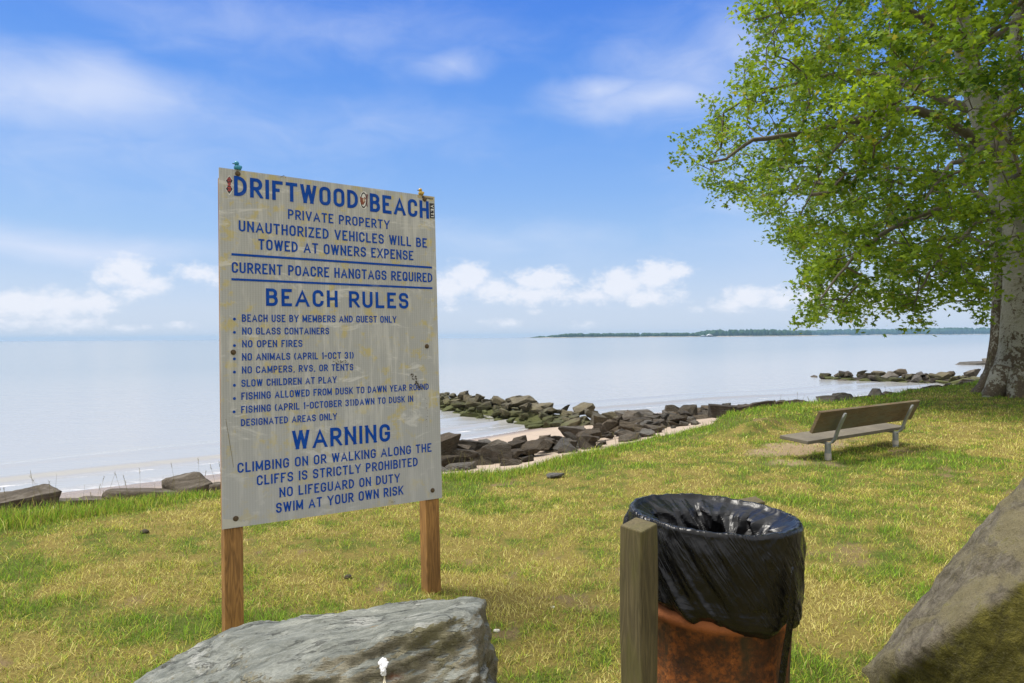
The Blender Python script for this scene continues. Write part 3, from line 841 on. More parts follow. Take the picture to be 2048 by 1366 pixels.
def make_bag():
    root = empty('bin_bag', DRUM)
    root.matrix_world = Matrix.Translation(DRUM) @ tilt
    tag(root, 'shiny black plastic bin bag lining the rusty drum, folded down over its rim', 'bin bag')
    def film(name, inner):
        m, T = material(name)
        wp = T.vmath('ADD', T.obj, T.vmath('MULTIPLY', T.noise(T.obj, 9, 3, col=True), (.06, .06, .06)))
        v1 = T.voronoi(T.mapping(wp, (1, 1, .75)), 14 if inner else 17); v2 = T.voronoi(wp, 33 if inner else 41)
        if inner:
            h = T.math('ADD', T.math('MULTIPLY', v1, 1.9), T.math('MULTIPLY', v2, .8))
        else:
            x, y, z = T.sep(T.obj)
            ang = T.math('ARCTAN2', x, T.math('MULTIPLY', y, -1.0))
            dg = T.math('ADD', T.math('MULTIPLY', ang, .62), T.math('MULTIPLY', z, 1.5))
            q = T.noise(T.comb(T.math('MULTIPLY', dg, 15), T.math('MULTIPLY', ang, 1.6), T.math('MULTIPLY', z, 1.2)), 1.0, 3, .6, .7)
            rdg = T.math('POWER', T.math('SUBTRACT', 1.0, T.math('ABSOLUTE', T.math('SUBTRACT', T.math('MULTIPLY', q, 4.0), T.math('ROUND', T.math('MULTIPLY', q, 4.0))))), 5.0)
            lo = T.noise(T.comb(T.math('MULTIPLY', T.math('ADD', z, T.math('MULTIPLY', ang, .04)), 60), T.math('MULTIPLY', ang, 1.3), 0), 1.0, 3, .6, .4)
            msk = T.smooth(T.noise(T.obj, 4.5, 3), .42, .60)
            h = T.math('ADD', T.math('MULTIPLY', T.math('MULTIPLY', rdg, msk), 1.3), T.math('ADD', T.math('MULTIPLY', v2, .35), T.math('MULTIPLY', lo, T.smooth(z, .70, .58, 0, 1.4))))
        finish(T, (0.005, 0.005, 0.0058), T.lin(T.noise(T.obj, 9, 4), .3, .7, .26 if inner else .20, .42 if inner else .34), T.bump(h, .24 if inner else .38, .014), spec=.45 if inner else .36)
        return m
    m, m_in = film('black_polythene', False), film('black_polythene_inside', True)
    n_th, rim_r = 420, DR + .013
    out_z = np.linspace(0, 1, 70); in_z = np.linspace(0, 1, 90)
    th = np.linspace(0, 2 * np.pi, n_th, endpoint=False)
    c, s = np.cos(th), np.sin(th)
    # angle measured so that a = 0 faces the camera, + to the right
    a = np.arctan2(c, -s)
    skirt = 0.285 + .018 * a + .02 * np.sin(a * 2 + 1) + .010 * np.sin(a * 7) + .008 * np.sin(a * 13 + 2)
    rows = []
    for q in out_z[::-1]:                                      # bottom of the skirt up to the rim
        zz = .872 - skirt * q
        P3 = np.stack([c * 1.0, s * 1.0, zz * 1.0], -1)
        diag = a * .62 + (.872 - zz) * -1.5                      # creases running down to the right
        wv = .35 * vnoise(P3, 5, 82)
        fa = facets(diag * 13 + wv, a * 1.3 + zz * 1.5 + 40, 81)
        fb = facets(diag * 36 + 2 * wv, a * 2.6 + zz * 3 + 40, 83)
        lo = facets((zz + .035 * a + .008 * np.sin(a * 5)) * 44 + 40, a * 1.1 + 40, 84)
        left = ss(-a, -.25, .35)                                # slack film on the left, drawn tight in the middle
        edge = ss(a, .75, 1.0)
        act = .25 + .9 * left + .35 * edge
        r = rim_r + .004 + .008 * math.sin(math.pi * q) ** .8 + (.018 * (fa - .3) + .009 * (fb - .4)) * act * ss(q, .02, .2) + .012 * (lo - .4) * ss(q, .66, .86) + .004 * facets(a * 9 + 40, zz * 22 + 40, 86)
        r = r - .016 * ss(q, .9, 1.0) + np.where(q > .99, -.004, 0)
        rows.append(np.stack([c * r, s * r, zz + 0 * a], -1))
    lip = .009 * fbm(np.stack([c, s, a * 0], -1), 9, 3, 87) + .006 * np.maximum(0, vnoise(np.stack([c, s, a * 0], -1), 14, 88) - .6)
    for k in range(1, 6):                                        # over the rim
        t = math.pi * k / 6
        r = rim_r - .006 + .009 * math.cos(t) + .004 * (facets(a * 7 + 40, a * 0 + k * .3 + 40, 89) - .5)
        rows.append(np.stack([c * r, s * r, .872 + .006 * math.sin(t) + lip], -1))
    for q in in_z[1:]:                                           # down inside, hanging in deep loose folds
        zz = .872 - .52 * q
        P3 = np.stack([c, s, zz + 0 * a], -1)
        w_ = .5 * vnoise(P3, 4, 92)
        fold = facets(a * 2.1 + w_ + 40 + zz * 1.2, zz * 2.0 + 40 + a * .5, 91)
        f2 = facets(a * 4.6 + 40 + w_ - zz * 2, zz * 13 + 40 + w_ + a * .7, 93)
        f3 = facets(a * 9.5 + 40 + zz * 6, zz * 29 + 40 - a * 2, 94)
        g = ss(q, 0, .07)
        r = rim_r - .012 - g * (.045 * fold + .060 * f2 + .030 * f3) - .135 * q ** .95
        rows.append(np.stack([c * r, s * r, zz + 0 * a + lip * (1 - g)], -1))
    Vv = np.stack(rows, 1)
    zc = rows[-1][:, 2].mean()
    for sc in (.66, .33, .02):
        e = rows[-1] * np.array([sc, sc, 1]); e = e.copy(); e[:, 2] = zc - .05 * (1 - sc) + .05 * fbm(e, 12, 3, 97)
        Vv = np.concatenate([Vv, e[:, None]], 1)
    k = Vv.shape[1]
    me = np_mesh('bag_film', Vv.reshape(-1, 3), grid_faces(n_th + 1, k) % (n_th * k), True)
    row = np.tile(np.arange(k - 1), n_th)
    me.polygons.foreach_set('use_smooth', row < len(out_z) + 6)
    me.materials.append(m); me.materials.append(m_in)
    me.polygons.foreach_set('material_index', (row >= len(out_z) + 4).astype(np.int32))
    link('bag_film', me, None, root)
    # the tie strip hanging down at the right front
    bm = bmesh.new()
    sgs = 26; strip = []
    for k in range(sgs):
        t = k / (sgs - 1); z = .79 - .62 * t
        aa = .545 - .055 * t + .012 * math.sin(5 * t)
        r = rim_r + (.034 if t < .3 else .034 - .010 * min(1, (t - .3) * 3)) + .004 * math.sin(9 * t)
        hw = .0175 * min(1, .25 + t * 5) * (1 - .15 * t)
        row = []
        for sx in (-1, -.3, .4, 1):
            an = aa + sx * hw / r
            rr_ = r + .005 * (1 - abs(sx)) * math.sin(3 + 7 * t) + .003
            row.append(bm.verts.new((math.sin(an) * rr_, -math.cos(an) * rr_, z)))
        strip.append(row)
    for A, B in zip(strip, strip[1:]):
        for k in range(3): bm.faces.new([A[k], A[k + 1], B[k + 1], B[k]])
    st = from_bm('tie_strip', bm, m, root, True)
    md = st.modifiers.new('thickness', 'SOLIDIFY'); md.thickness = .0015
    return root

make_bag()

mossy_post = wood('weathered_post', (0.040, 0.032, 0.014), (0.150, 0.120, 0.055), 1.0, 2, False, .85, (0.090, 0.082, 0.022))
def short_post(name, x, y, top, rot, w, label, lean=0):
    bm = bmesh.new()
    h = w / 2
    box(bm, -h, h, -h, h, -.3, top, bevel=.005)
    bmesh.ops.subdivide_edges(bm, edges=[e for e in bm.edges if abs(e.verts[0].co.z - e.verts[1].co.z) > .5], cuts=14)
    for v in bm.verts:
        n_ = math.sin(v.co.z * 9 + v.co.x * 30) * .0016
        v.co.x += n_; v.co.y -= n_
        if v.co.z > top - .01: v.co.z += .006 * math.sin(v.co.x * 60) + .05 * v.co.y
    o = from_bm(name, bm, mossy_post)
    o.location = (x, y, 0); o.rotation_euler = (0, lean, rot)
    return tag(o, label, 'post')
pw = at(1277, 1050, 2.07)
short_post('wooden_post', pw.x, 2.07, .918, R(42), .084, 'square green-stained wooden post standing in front of the rusty drum')
pb = at(1502, 998, 2.80)
short_post('wooden_post', pb.x, 2.80, pb.z - .004, R(8), .080, 'dark wooden post top showing just behind the bin bag')

# ------------------------------------------------------------------ bench
def make_bench():
    a = on_z(1656, 918, 0.0); b = on_z(1791, 893, 0.0)
    mid = (a + b) / 2; d = (b - a); half = d.length / 2
    ang = math.atan2(d.y, d.x)
    root = empty('park_bench', (mid.x, mid.y, 0), (0, 0, ang))
    tag(root, 'low wooden park bench with grey metal brackets, seen from behind facing the water', 'bench')
    wm = wood('bench_plank', (0.055, 0.036, 0.017), (0.185, 0.125, 0.062), 1.0, 0, False, .8, (0.13, 0.12, 0.075), 1.3)
    wm2 = wood('bench_seat_plank', (0.085, 0.072, 0.052), (0.22, 0.19, 0.145), 1.0, 0, False, .85, (0.15, 0.13, 0.09))
    mm = plain('galvanised_steel', (0.27, 0.285, 0.29), .5, .35, .25, 30)
    # back board leans away from the water (local -y)
    x0, x1 = -half - .40, half + .33
    bm = bmesh.new()
    p0, p1 = Vector((0, -.045, .345)), Vector((0, -.165, .605))
    zv = (p1 - p0).normalized(); yv = zv.cross(Vector((1, 0, 0))).normalized()
    M = Matrix((Vector((1, 0, 0)), yv, zv)).transposed().to_4x4(); M.translation = p0
    box(bm, x0, x1, -.0, .04, 0, (p1 - p0).length, M, .005)
    from_bm('backrest', bm, wm, root)
    bm = bmesh.new()
    M2 = Matrix.Rotation(R(4), 4, 'X'); M2.translation = Vector((0, 0, .205))
    box(bm, x0 + .02, x1 - .03, .02, .40, 0, .042, M2, .006)
    from_bm('seat', bm, wm2, root)
    sleeve = plain('pale_sleeve', (0.50, 0.46, 0.40), .7, 0, .25, 40)
    for sx in (-half, half):
        # flat bent strap: under the seat, round the rear and up the back
        path = [(.36, .222), (.20, .208), (.06, .192), (-.005, .190), (-.05, .205), (-.085, .245), (-.105, .30), (-.125, .36), (-.205, .535), (-.222, .575)]
        path = [(py * 1.0 + (0.0 if k < 4 else .0), pz) for k, (py, pz) in enumerate(path)]
        bm = bmesh.new(); rows = []
        hw, th = .028, .020
        for k, (py, pz) in enumerate(path):
            q0 = path[max(k - 1, 0)]; q1 = path[min(k + 1, len(path) - 1)]
            t = Vector((0, q1[0] - q0[0], q1[1] - q0[1])).normalized(); nn_ = Vector((0, -t.z, t.y))
            c = Vector((sx, py, pz))
            w_ = hw * (1 if k < len(path) - 1 else .6)
            rows.append([bm.verts.new(c + Vector((-w_, 0, 0)) - nn_ * th / 2), bm.verts.new(c + Vector((w_, 0, 0)) - nn_ * th / 2), bm.verts.new(c + Vector((w_, 0, 0)) + nn_ * th / 2), bm.verts.new(c + Vector((-w_, 0, 0)) + nn_ * th / 2)])
        for A, B in zip(rows, rows[1:]):
            for k in range(4): bm.faces.new([A[k], A[(k + 1) % 4], B[(k + 1) % 4], B[k]])
        bm.faces.new(rows[0][::-1]); bm.faces.new(rows[-1])
        bmesh.ops.recalc_face_normals(bm, faces=bm.faces)
        from_bm('back_bracket', bm, mm, root)
        bm = bmesh.new()
        tube(bm, [(sx, .0, .195), (sx, .0, -.2)], .036, 18)
        lg = from_bm('leg', bm, mm, root, False)
        bm = bmesh.new()
        tube(bm, [(sx, .0, .072 if sx < 0 else .085), (sx, .0, -.2 if sx < 0 else .03)], .0385, 18)
        from_bm('sleeve', bm, sleeve, lg)
    return root
make_bench()

# ------------------------------------------------------------------ boulders
def boulder(name, pts, m, label, disp, levels=6, sm=1, seed=1, strata=None):
    bm = bmesh.new()
    for p in pts: bm.verts.new(p)
    r = bmesh.ops.convex_hull(bm, input=bm.verts)
    bmesh.ops.delete(bm, geom=[e for e in r['geom_interior'] if isinstance(e, bmesh.types.BMVert)], context='VERTS')
    me = bpy.data.meshes.new(name); bm.to_mesh(me); bm.free()
    ob = bpy.data.objects.new(name, me); COL.objects.link(ob)
    md = ob.modifiers.new('even_mesh', 'REMESH'); md.mode = 'VOXEL'; md.voxel_size = .0135
    me2 = bpy.data.meshes.new_from_object(ob.evaluated_get(bpy.context.evaluated_depsgraph_get()))
    bpy.data.objects.remove(ob)
    bm = bmesh.new(); bm.from_mesh(me2); bpy.data.meshes.remove(me2)
    for _ in range(sm): bmesh.ops.smooth_vert(bm, verts=bm.verts, factor=.5, use_axis_x=True, use_axis_y=True, use_axis_z=True)
    bm.normal_update()
    P = np.array([v.co[:] for v in bm.verts]); N = np.array([v.normal[:] for v in bm.verts])
    d = disp(P, N)
    for v, q in zip(bm.verts, P + N * d[:, None]): v.co = q
    o = from_bm(name, bm, m, None, True)
    return tag(o, label, 'boulder')

def make_slate():
    m, T = material('slate_boulder')
    nrm = T.geo.outputs['Normal']; nz = T.sep(nrm)[2]
    lay = T.mapping(T.obj, (1.1, 4.5, 5.5), (R(18), R(14), R(-16)))
    n1 = T.noise(lay, 2.6, 8, .68, .6); n2 = T.noise(T.obj, 60, 5, .75); n3 = T.noise(T.obj, 5, 6, .65, .5); n4 = T.noise(T.mapping(T.obj, (1, 2, 2)), 11, 6, .7)
    top = T.ramp(n1, [(.30, (0.085, 0.092, 0.078)), (.43, (0.17, 0.18, 0.155)), (.52, (0.245, 0.255, 0.225)), (.62, (0.33, 0.34, 0.30)), (.74, (0.46, 0.46, 0.41))])
    top = T.mix(T.smooth(n3, .56, .66, 0, .7), top, (0.47, 0.47, 0.43))
    top = T.mix(T.smooth(n4, .62, .74, 0, .35), top, (0.12, 0.11, 0.115))
    fine = T.noise(T.mapping(T.obj, (4, 16, 20), (R(18), R(14), R(-16))), 9, 6, .75)
    top = T.mix(T.smooth(fine, .32, .60, .45, 0), top, (0.085, 0.092, 0.080))
    top = T.mix(T.smooth(n2, .56, .72, 0, .35), top, (0.40, 0.40, 0.35))
    w_ = T.noise(T.mapping(T.obj, (.4, 4.8, 6), (R(18), R(14), R(-16))), 2.6, 5, .6, .3)
    crk = T.math('MULTIPLY', T.smooth(T.math('ABSOLUTE', T.math('SUBTRACT', w_, .5)), .004, .022, 1, 0), T.smooth(n3, .42, .56))
    top = T.mix(T.math('MULTIPLY', crk, .6), top, (0.03, 0.03, 0.026))
    dk = T.noise(T.mapping(T.obj, (.7, 2.6, 3), (R(18), R(14), R(-16))), 2.3, 5, .6, .5)
    top = T.mix(T.smooth(dk, .54, .68, 0, .45), top, (0.085, 0.100, 0.095))
    side = T.ramp(n4, [(.25, (0.075, 0.068, 0.045)), (.5, (0.20, 0.18, 0.125)), (.75, (0.36, 0.33, 0.24))])
    side = T.mix(T.smooth(n3, .47, .64, 0, .55), side, (0.16, 0.15, 0.06))
    side = T.mix(T.smooth(n2, .55, .72, 0, .5), side, (0.36, 0.33, 0.24))
    f = T.smooth(T.math('ADD', T.sep(T.geo.outputs['True Normal'])[2], T.math('MULTIPLY', T.math('SUBTRACT', n1, .5), .4)), .62, .82)
    c = T.mix(f, side, top)
    org = T.voronoi(T.mapping(T.obj, (3.2, 7, 7)), 1.0, rnd=1.0)
    px_ = T.vmath('SUBTRACT', T.obj, tuple(at(755, 1262, 2.55)))
    dd = T.vmath('LENGTH', T.vmath('MULTIPLY', px_, (11, 20, 30)), out=1)
    c = T.mix(T.smooth(T.math('ADD', dd, T.math('MULTIPLY', n4, 1.6)), 1.1, 1.6, .85, 0), c, (0.42, 0.235, 0.06))
    pr = T.vmath('SUBTRACT', T.obj, tuple(at(785, 1352, 2.36)))
    dr_ = T.vmath('LENGTH', T.vmath('MULTIPLY', pr, (12, 10, 24)), out=1)
    c = T.mix(T.smooth(T.math('ADD', dr_, T.math('MULTIPLY', n4, 1.4)), 1.1, 1.7, .9, 0), c, (0.16, 0.055, 0.02))
    h = T.math('ADD', T.math('MULTIPLY', n1, 1.1), T.math('ADD', T.math('MULTIPLY', n4, .6), T.math('ADD', T.math('MULTIPLY', n2, .3), T.math('MULTIPLY', fine, .5))))
    h = T.math('SUBTRACT', h, T.math('MULTIPLY', crk, .6))
    finish(T, c, T.lin(n3, .3, .7, .5, .8), T.bump(h, .85, .022), spec=.3)
    back = [(262, 1372, 2.80), (300, 1345, 2.86), (362, 1311, 2.92), (440, 1264, 2.98), (535, 1243, 3.0), (640, 1234, 3.0), (720, 1220, 2.98), (800, 1206, 2.95), (880, 1193, 2.90), (932, 1190, 2.84), (958, 1199, 2.74)]
    ridge = [(966, 1215, 2.62), (945, 1226, 2.52), (882, 1243, 2.43), (750, 1282, 2.36), (660, 1316, 2.33), (560, 1348, 2.33), (430, 1392, 2.40), (320, 1400, 2.55)]
    pts = [at(*q) for q in back + ridge]
    pts += [at(972, 1250, 2.68), at(986, 1300, 2.64), at(1003, 1375, 2.60), at(958, 1300, 2.40), at(960, 1400, 2.34)]
    pts += [Vector((-1.45, 2.6, -.1)), Vector((-1.0, 2.1, -.1)), Vector((-.3, 2.0, -.1)), Vector((-.03, 2.2, -.1)), Vector((0.0, 2.7, -.1)), Vector((-.3, 3.05, -.1)), Vector((-1.2, 3.05, -.1)), Vector((-.6, 2.12, .12)), Vector((-1.0, 2.2, .08))]
    def disp(P, N):
        A = np.stack([P[:, 0] * 1.0 + P[:, 2] * .8, P[:, 1] * 2.2, P[:, 2] * 5 - P[:, 0] * 1.6], -1)
        st = fbm(A, 4.0, 4, 101)
        step = np.floor(st * 9) / 9
        d = .035 * (st - .5) + .05 * (step - .45) + .012 * (fbm(P, 7, 4, 103) - .5) + .005 * (fbm(P, 28, 3, 105) - .5)
        f = .026 * (facets(P[:, 0] * 5 + P[:, 2] * 3 + 40, P[:, 1] * 7 + P[:, 2] * 6 + 40, 107) - .5) + .014 * (facets(P[:, 0] * 11 + P[:, 2] * 9 + 40, P[:, 1] * 17 - P[:, 2] * 9 + 40, 109) - .5) + .02 * (fbm(P, 9, 4, 111) - .5)
        k = ss(N[:, 2], .45, .85)
        return d * .8 * k + (d + f) * (1 - k)
    o = boulder('slate_boulder', pts, m, 'long grey slate boulder with a sloping pale top in front of the notice sign', disp, 7, 2)
    return o

SLATE = make_slate()

def make_mossy():
    m, T = material('mossy_boulder')
    n1 = T.noise(T.mapping(T.obj, (3, 3, 3), (0, R(50), R(20))), 1.0, 7, .65, .6); n2 = T.noise(T.obj, 16, 7, .72, .4); n3 = T.noise(T.obj, 75, 4, .75)
    x, y, z = T.sep(T.obj)
    rock = T.ramp(n2, [(.28, (0.060, 0.050, 0.036)), (.5, (0.165, 0.142, 0.105)), (.72, (0.31, 0.28, 0.215))])
    rock = T.mix(T.smooth(n1, .44, .60, 0, .7), rock, (0.21, 0.18, 0.09))
    moss = T.ramp(n2, [(.3, (0.028, 0.027, 0.006)), (.5, (0.085, 0.078, 0.014)), (.7, (0.18, 0.16, 0.035))])
    # moss covers the lower flank, under the crease
    p0, p1 = at(1850, 1290, 2.45), at(2048, 1155, 2.30)
    s = .68
    k = T.math('SUBTRACT', T.math('MULTIPLY', T.math('SUBTRACT', x, p0.x), s), T.math('SUBTRACT', z, p0.z))
    k = T.math('SUBTRACT', k, T.math('MULTIPLY', T.math('SUBTRACT', y, p0.y), .9))
    k = T.math('ADD', k, T.math('MULTIPLY', T.math('SUBTRACT', n1, .5), .16))
    k = T.math('ADD', k, T.math('MULTIPLY', T.math('SUBTRACT', n2, .5), .16))
    f = T.smooth(k, .0, .06)
    f2 = T.smooth(n2, .56, .68, 0, .7)
    c = T.mix(T.math('MAXIMUM', f, f2), rock, moss)
    n5 = T.noise(T.obj, 160, 4, .8)
    c = T.mix(T.smooth(n3, .56, .72, 0, .5), c, (0.25, 0.23, 0.125))
    c = T.mix(T.smooth(n5, .5, .68, 0, .5), c, (0.035, 0.032, 0.018))
    ck = T.smooth(T.math('ABSOLUTE', T.math('SUBTRACT', n1, .5)), .003, .02, 1, 0)
    c = T.mix(T.math('MULTIPLY', ck, .3), c, (0.03, 0.026, 0.02))
    h = T.math('ADD', T.math('MULTIPLY', n1, 1.1), T.math('ADD', n2, T.math('ADD', T.math('MULTIPLY', n5, .25), T.math('MULTIPLY', n3, .4))))
    finish(T, c, .9, T.bump(h, .9, .03), spec=.2)
    sil = [(1711, 1340, 2.92), (1728, 1322, 2.90), (1790, 1262, 2.86), (1850, 1200, 2.82), (1900, 1130, 2.80), (1985, 1042, 2.76), (2048, 955, 2.74), (2110, 880, 2.72)]
    pts = [at(*q) for q in sil]
    pts += [Vector((1.49, 2.88, -.1)), Vector((1.60, 2.55, -.1)), Vector((1.75, 2.1, -.1)), Vector((2.4, 1.75, -.1)), Vector((3.2, 1.9, -.1)), Vector((3.4, 2.9, -.1)), Vector((2.6, 3.3, -.1)), Vector((2.0, 3.1, -.1)),
            at(1850, 1290, 2.45), at(1960, 1215, 2.34), at(2060, 1150, 2.26), Vector((2.6, 2.15, .80)), Vector((2.9, 2.5, 1.15)), Vector((3.2, 2.8, .8)), Vector((2.62, 2.75, 1.30))]
    def disp(P, N):
        return .07 * (fbm(P, 2.6, 4, 111) - .5) + .035 * (fbm(P, 8, 4, 113) - .5) + .012 * (fbm(P, 30, 3, 115) - .5)
    return boulder('mossy_boulder', pts, m, 'tall brown boulder with olive moss at the right edge, beside the bin', disp, 7, 4)
make_mossy()

# white splash on the slate boulder
def on_slate(px, py):
    d = ray(px, py).normalized()
    ok, loc, nor, _ = SLATE.ray_cast(EYE, d)
    return (loc, nor) if ok else (None, None)
def make_splash():
    ws = plain('chalky_white', (0.72, 0.72, 0.73), .8, 0, .2, 160, .6)
    cream = plain('chalky_cream', (0.66, 0.60, 0.44), .8, 0, .2, 120, .4)
    ctr, nor = on_slate(767, 1328)
    if ctr is None: return
    nn_ = nor.copy()
    def blob(name, cells, mat, parent):
        bm = bmesh.new(); rr = random.Random(3)
        for px, py, rpx in cells:
            l, n_ = on_slate(px, py)
            if l is None: continue
            rad = rpx / FPX * (l - EYE).length
            r = bmesh.ops.create_icosphere(bm, subdivisions=2, radius=1)
            q = nn_.to_track_quat('Z', 'Y').to_matrix()
            for v in r['verts']:
                p = v.co.copy(); p.z *= .5
                v.co = l + nn_ * .003 + q @ (p * rad * rr.uniform(.92, 1.08))
        return from_bm(name, bm, mat, parent, True)
    rr = random.Random(9)
    cells = []
    for k in range(70):
        a = rr.uniform(0, 6.28); q = rr.random() ** .5
        cells.append((767 + 8.3 * q * math.cos(a), 1326 + 8.5 * q * math.sin(a), rr.uniform(2.0, 3.4)))
    for k in range(44):
        t = rr.random(); cells.append((766.5 + rr.uniform(-6, 6) * (1 - .5 * t), 1334 + 16 * t, rr.uniform(1.7, 2.8)))
    o = blob('bird_dropping', cells, ws, SLATE)
    cells = [(769 - 1.2 * t * 2, 1352 + 18 * t, 1.1) for t in np.linspace(0, 1, 24)] + [(769 + 2 * t, 1352 + 18 * t, 1.0) for t in np.linspace(0, 1, 24)]
    blob('bird_dropping_streak', cells, cream, SLATE)
bpy.context.view_layer.update()
make_splash()

# ------------------------------------------------------------------ grass
VIEW_L, VIEW_R = -0.95, 0.92                                     # slopes a little wider than the picture

def scatter(y0, y1, per_m2, rng, xl=VIEW_L, xr=VIEW_R, tmax=0.05):
    area = (xr - xl) * (y1 * y1 - y0 * y0) / 2
    n = int(area * per_m2)
    y = np.sqrt(rng.uniform(y0 * y0, y1 * y1, n)); x = rng.uniform(xl, xr, n) * y
    ok = (y - y_edge(x)) < tmax
    return x[ok], y[ok]

def blade_mesh(name, x, y, z, hgt, wid, lean, col, rng, curl=.5, three=True):
    """each blade: 5 points, bent over towards its own heading"""
    n = len(x)
    a = rng.uniform(0, 2 * np.pi, n)
    hx, hy = np.cos(a), np.sin(a)
    tw = a + np.pi / 2 + rng.normal(0, .5, n)
    sx, sy = np.cos(tw) * wid / 2, np.sin(tw) * wid / 2
    P = np.stack([x, y, z], -1)
    def pt(f, w, droop):
        out = hgt * lean * (f ** (1 + curl)); up = hgt * np.sqrt(np.maximum(1 - (lean * .9) ** 2, .04)) * f * (1 - droop * f)
        c = P + np.stack([hx * out, hy * out, up], -1)
        s = np.stack([sx * w, sy * w, 0 * sx], -1)
        return c - s, c + s
    b0, b1 = pt(0.0, 1, 0); m0, m1 = pt(.55, .8, .12); t0, _ = pt(1.0, 0, .22)
    V = np.stack([b0, b1, m1, m0, t0], 1).reshape(-1, 3)
    i = np.arange(n) * 5
    F = np.stack([np.stack([i, i + 1, i + 2], -1), np.stack([i, i + 2, i + 3], -1), np.stack([i + 3, i + 2, i + 4], -1)], 1).reshape(-1, 3)
    me = np_mesh(name, V, F, True)
    c4 = np.concatenate([col, np.ones((n, 1))], -1)
    set_attr(me, 'tint', np.repeat(c4, 5, 0))
    return me

gm, GT = material('grass_blade')
gc = GT.add('ShaderNodeAttribute', attribute_name='tint').outputs['Color']
finish(GT, gc, .6, spec=.2)
tr = GT.add('ShaderNodeBsdfTranslucent'); GT.put(tr.inputs[0], gc)
mx = GT.add('ShaderNodeMixShader'); mx.inputs[0].default_value = .35
GT.l.new(GT.b.outputs[0], mx.inputs[1]); GT.l.new(tr.outputs[0], mx.inputs[2]); GT.l.new(mx.outputs[0], GT.out.inputs[0])

def tint(P, g, rng, fresh=0.0):
    n = len(g)
    r = rng.random(n); u = rng.random((n, 1))
    straw = np.array([.78, .69, .26]) * (1 - u) + np.array([.52, .45, .11]) * u
    yel = np.array([.54, .53, .075]) * (1 - u) + np.array([.34, .38, .050]) * u
    grn = np.array([.17, .33, .025]) * (1 - u) + np.array([.33, .50, .040]) * u
    k = g + rng.normal(0, .27, n) + fresh
    c = np.where((k > .66)[:, None], grn, np.where((k > .30)[:, None], yel, straw))
    c = np.where((r < .13)[:, None], np.array([.26, .18, .065]), c)
    c = np.where(((r > .80) & (g > .3))[:, None], np.array([.13, .22, .022]), c)
    return np.minimum(c * (0.60 + .84 * rng.random((n, 1))), .88)

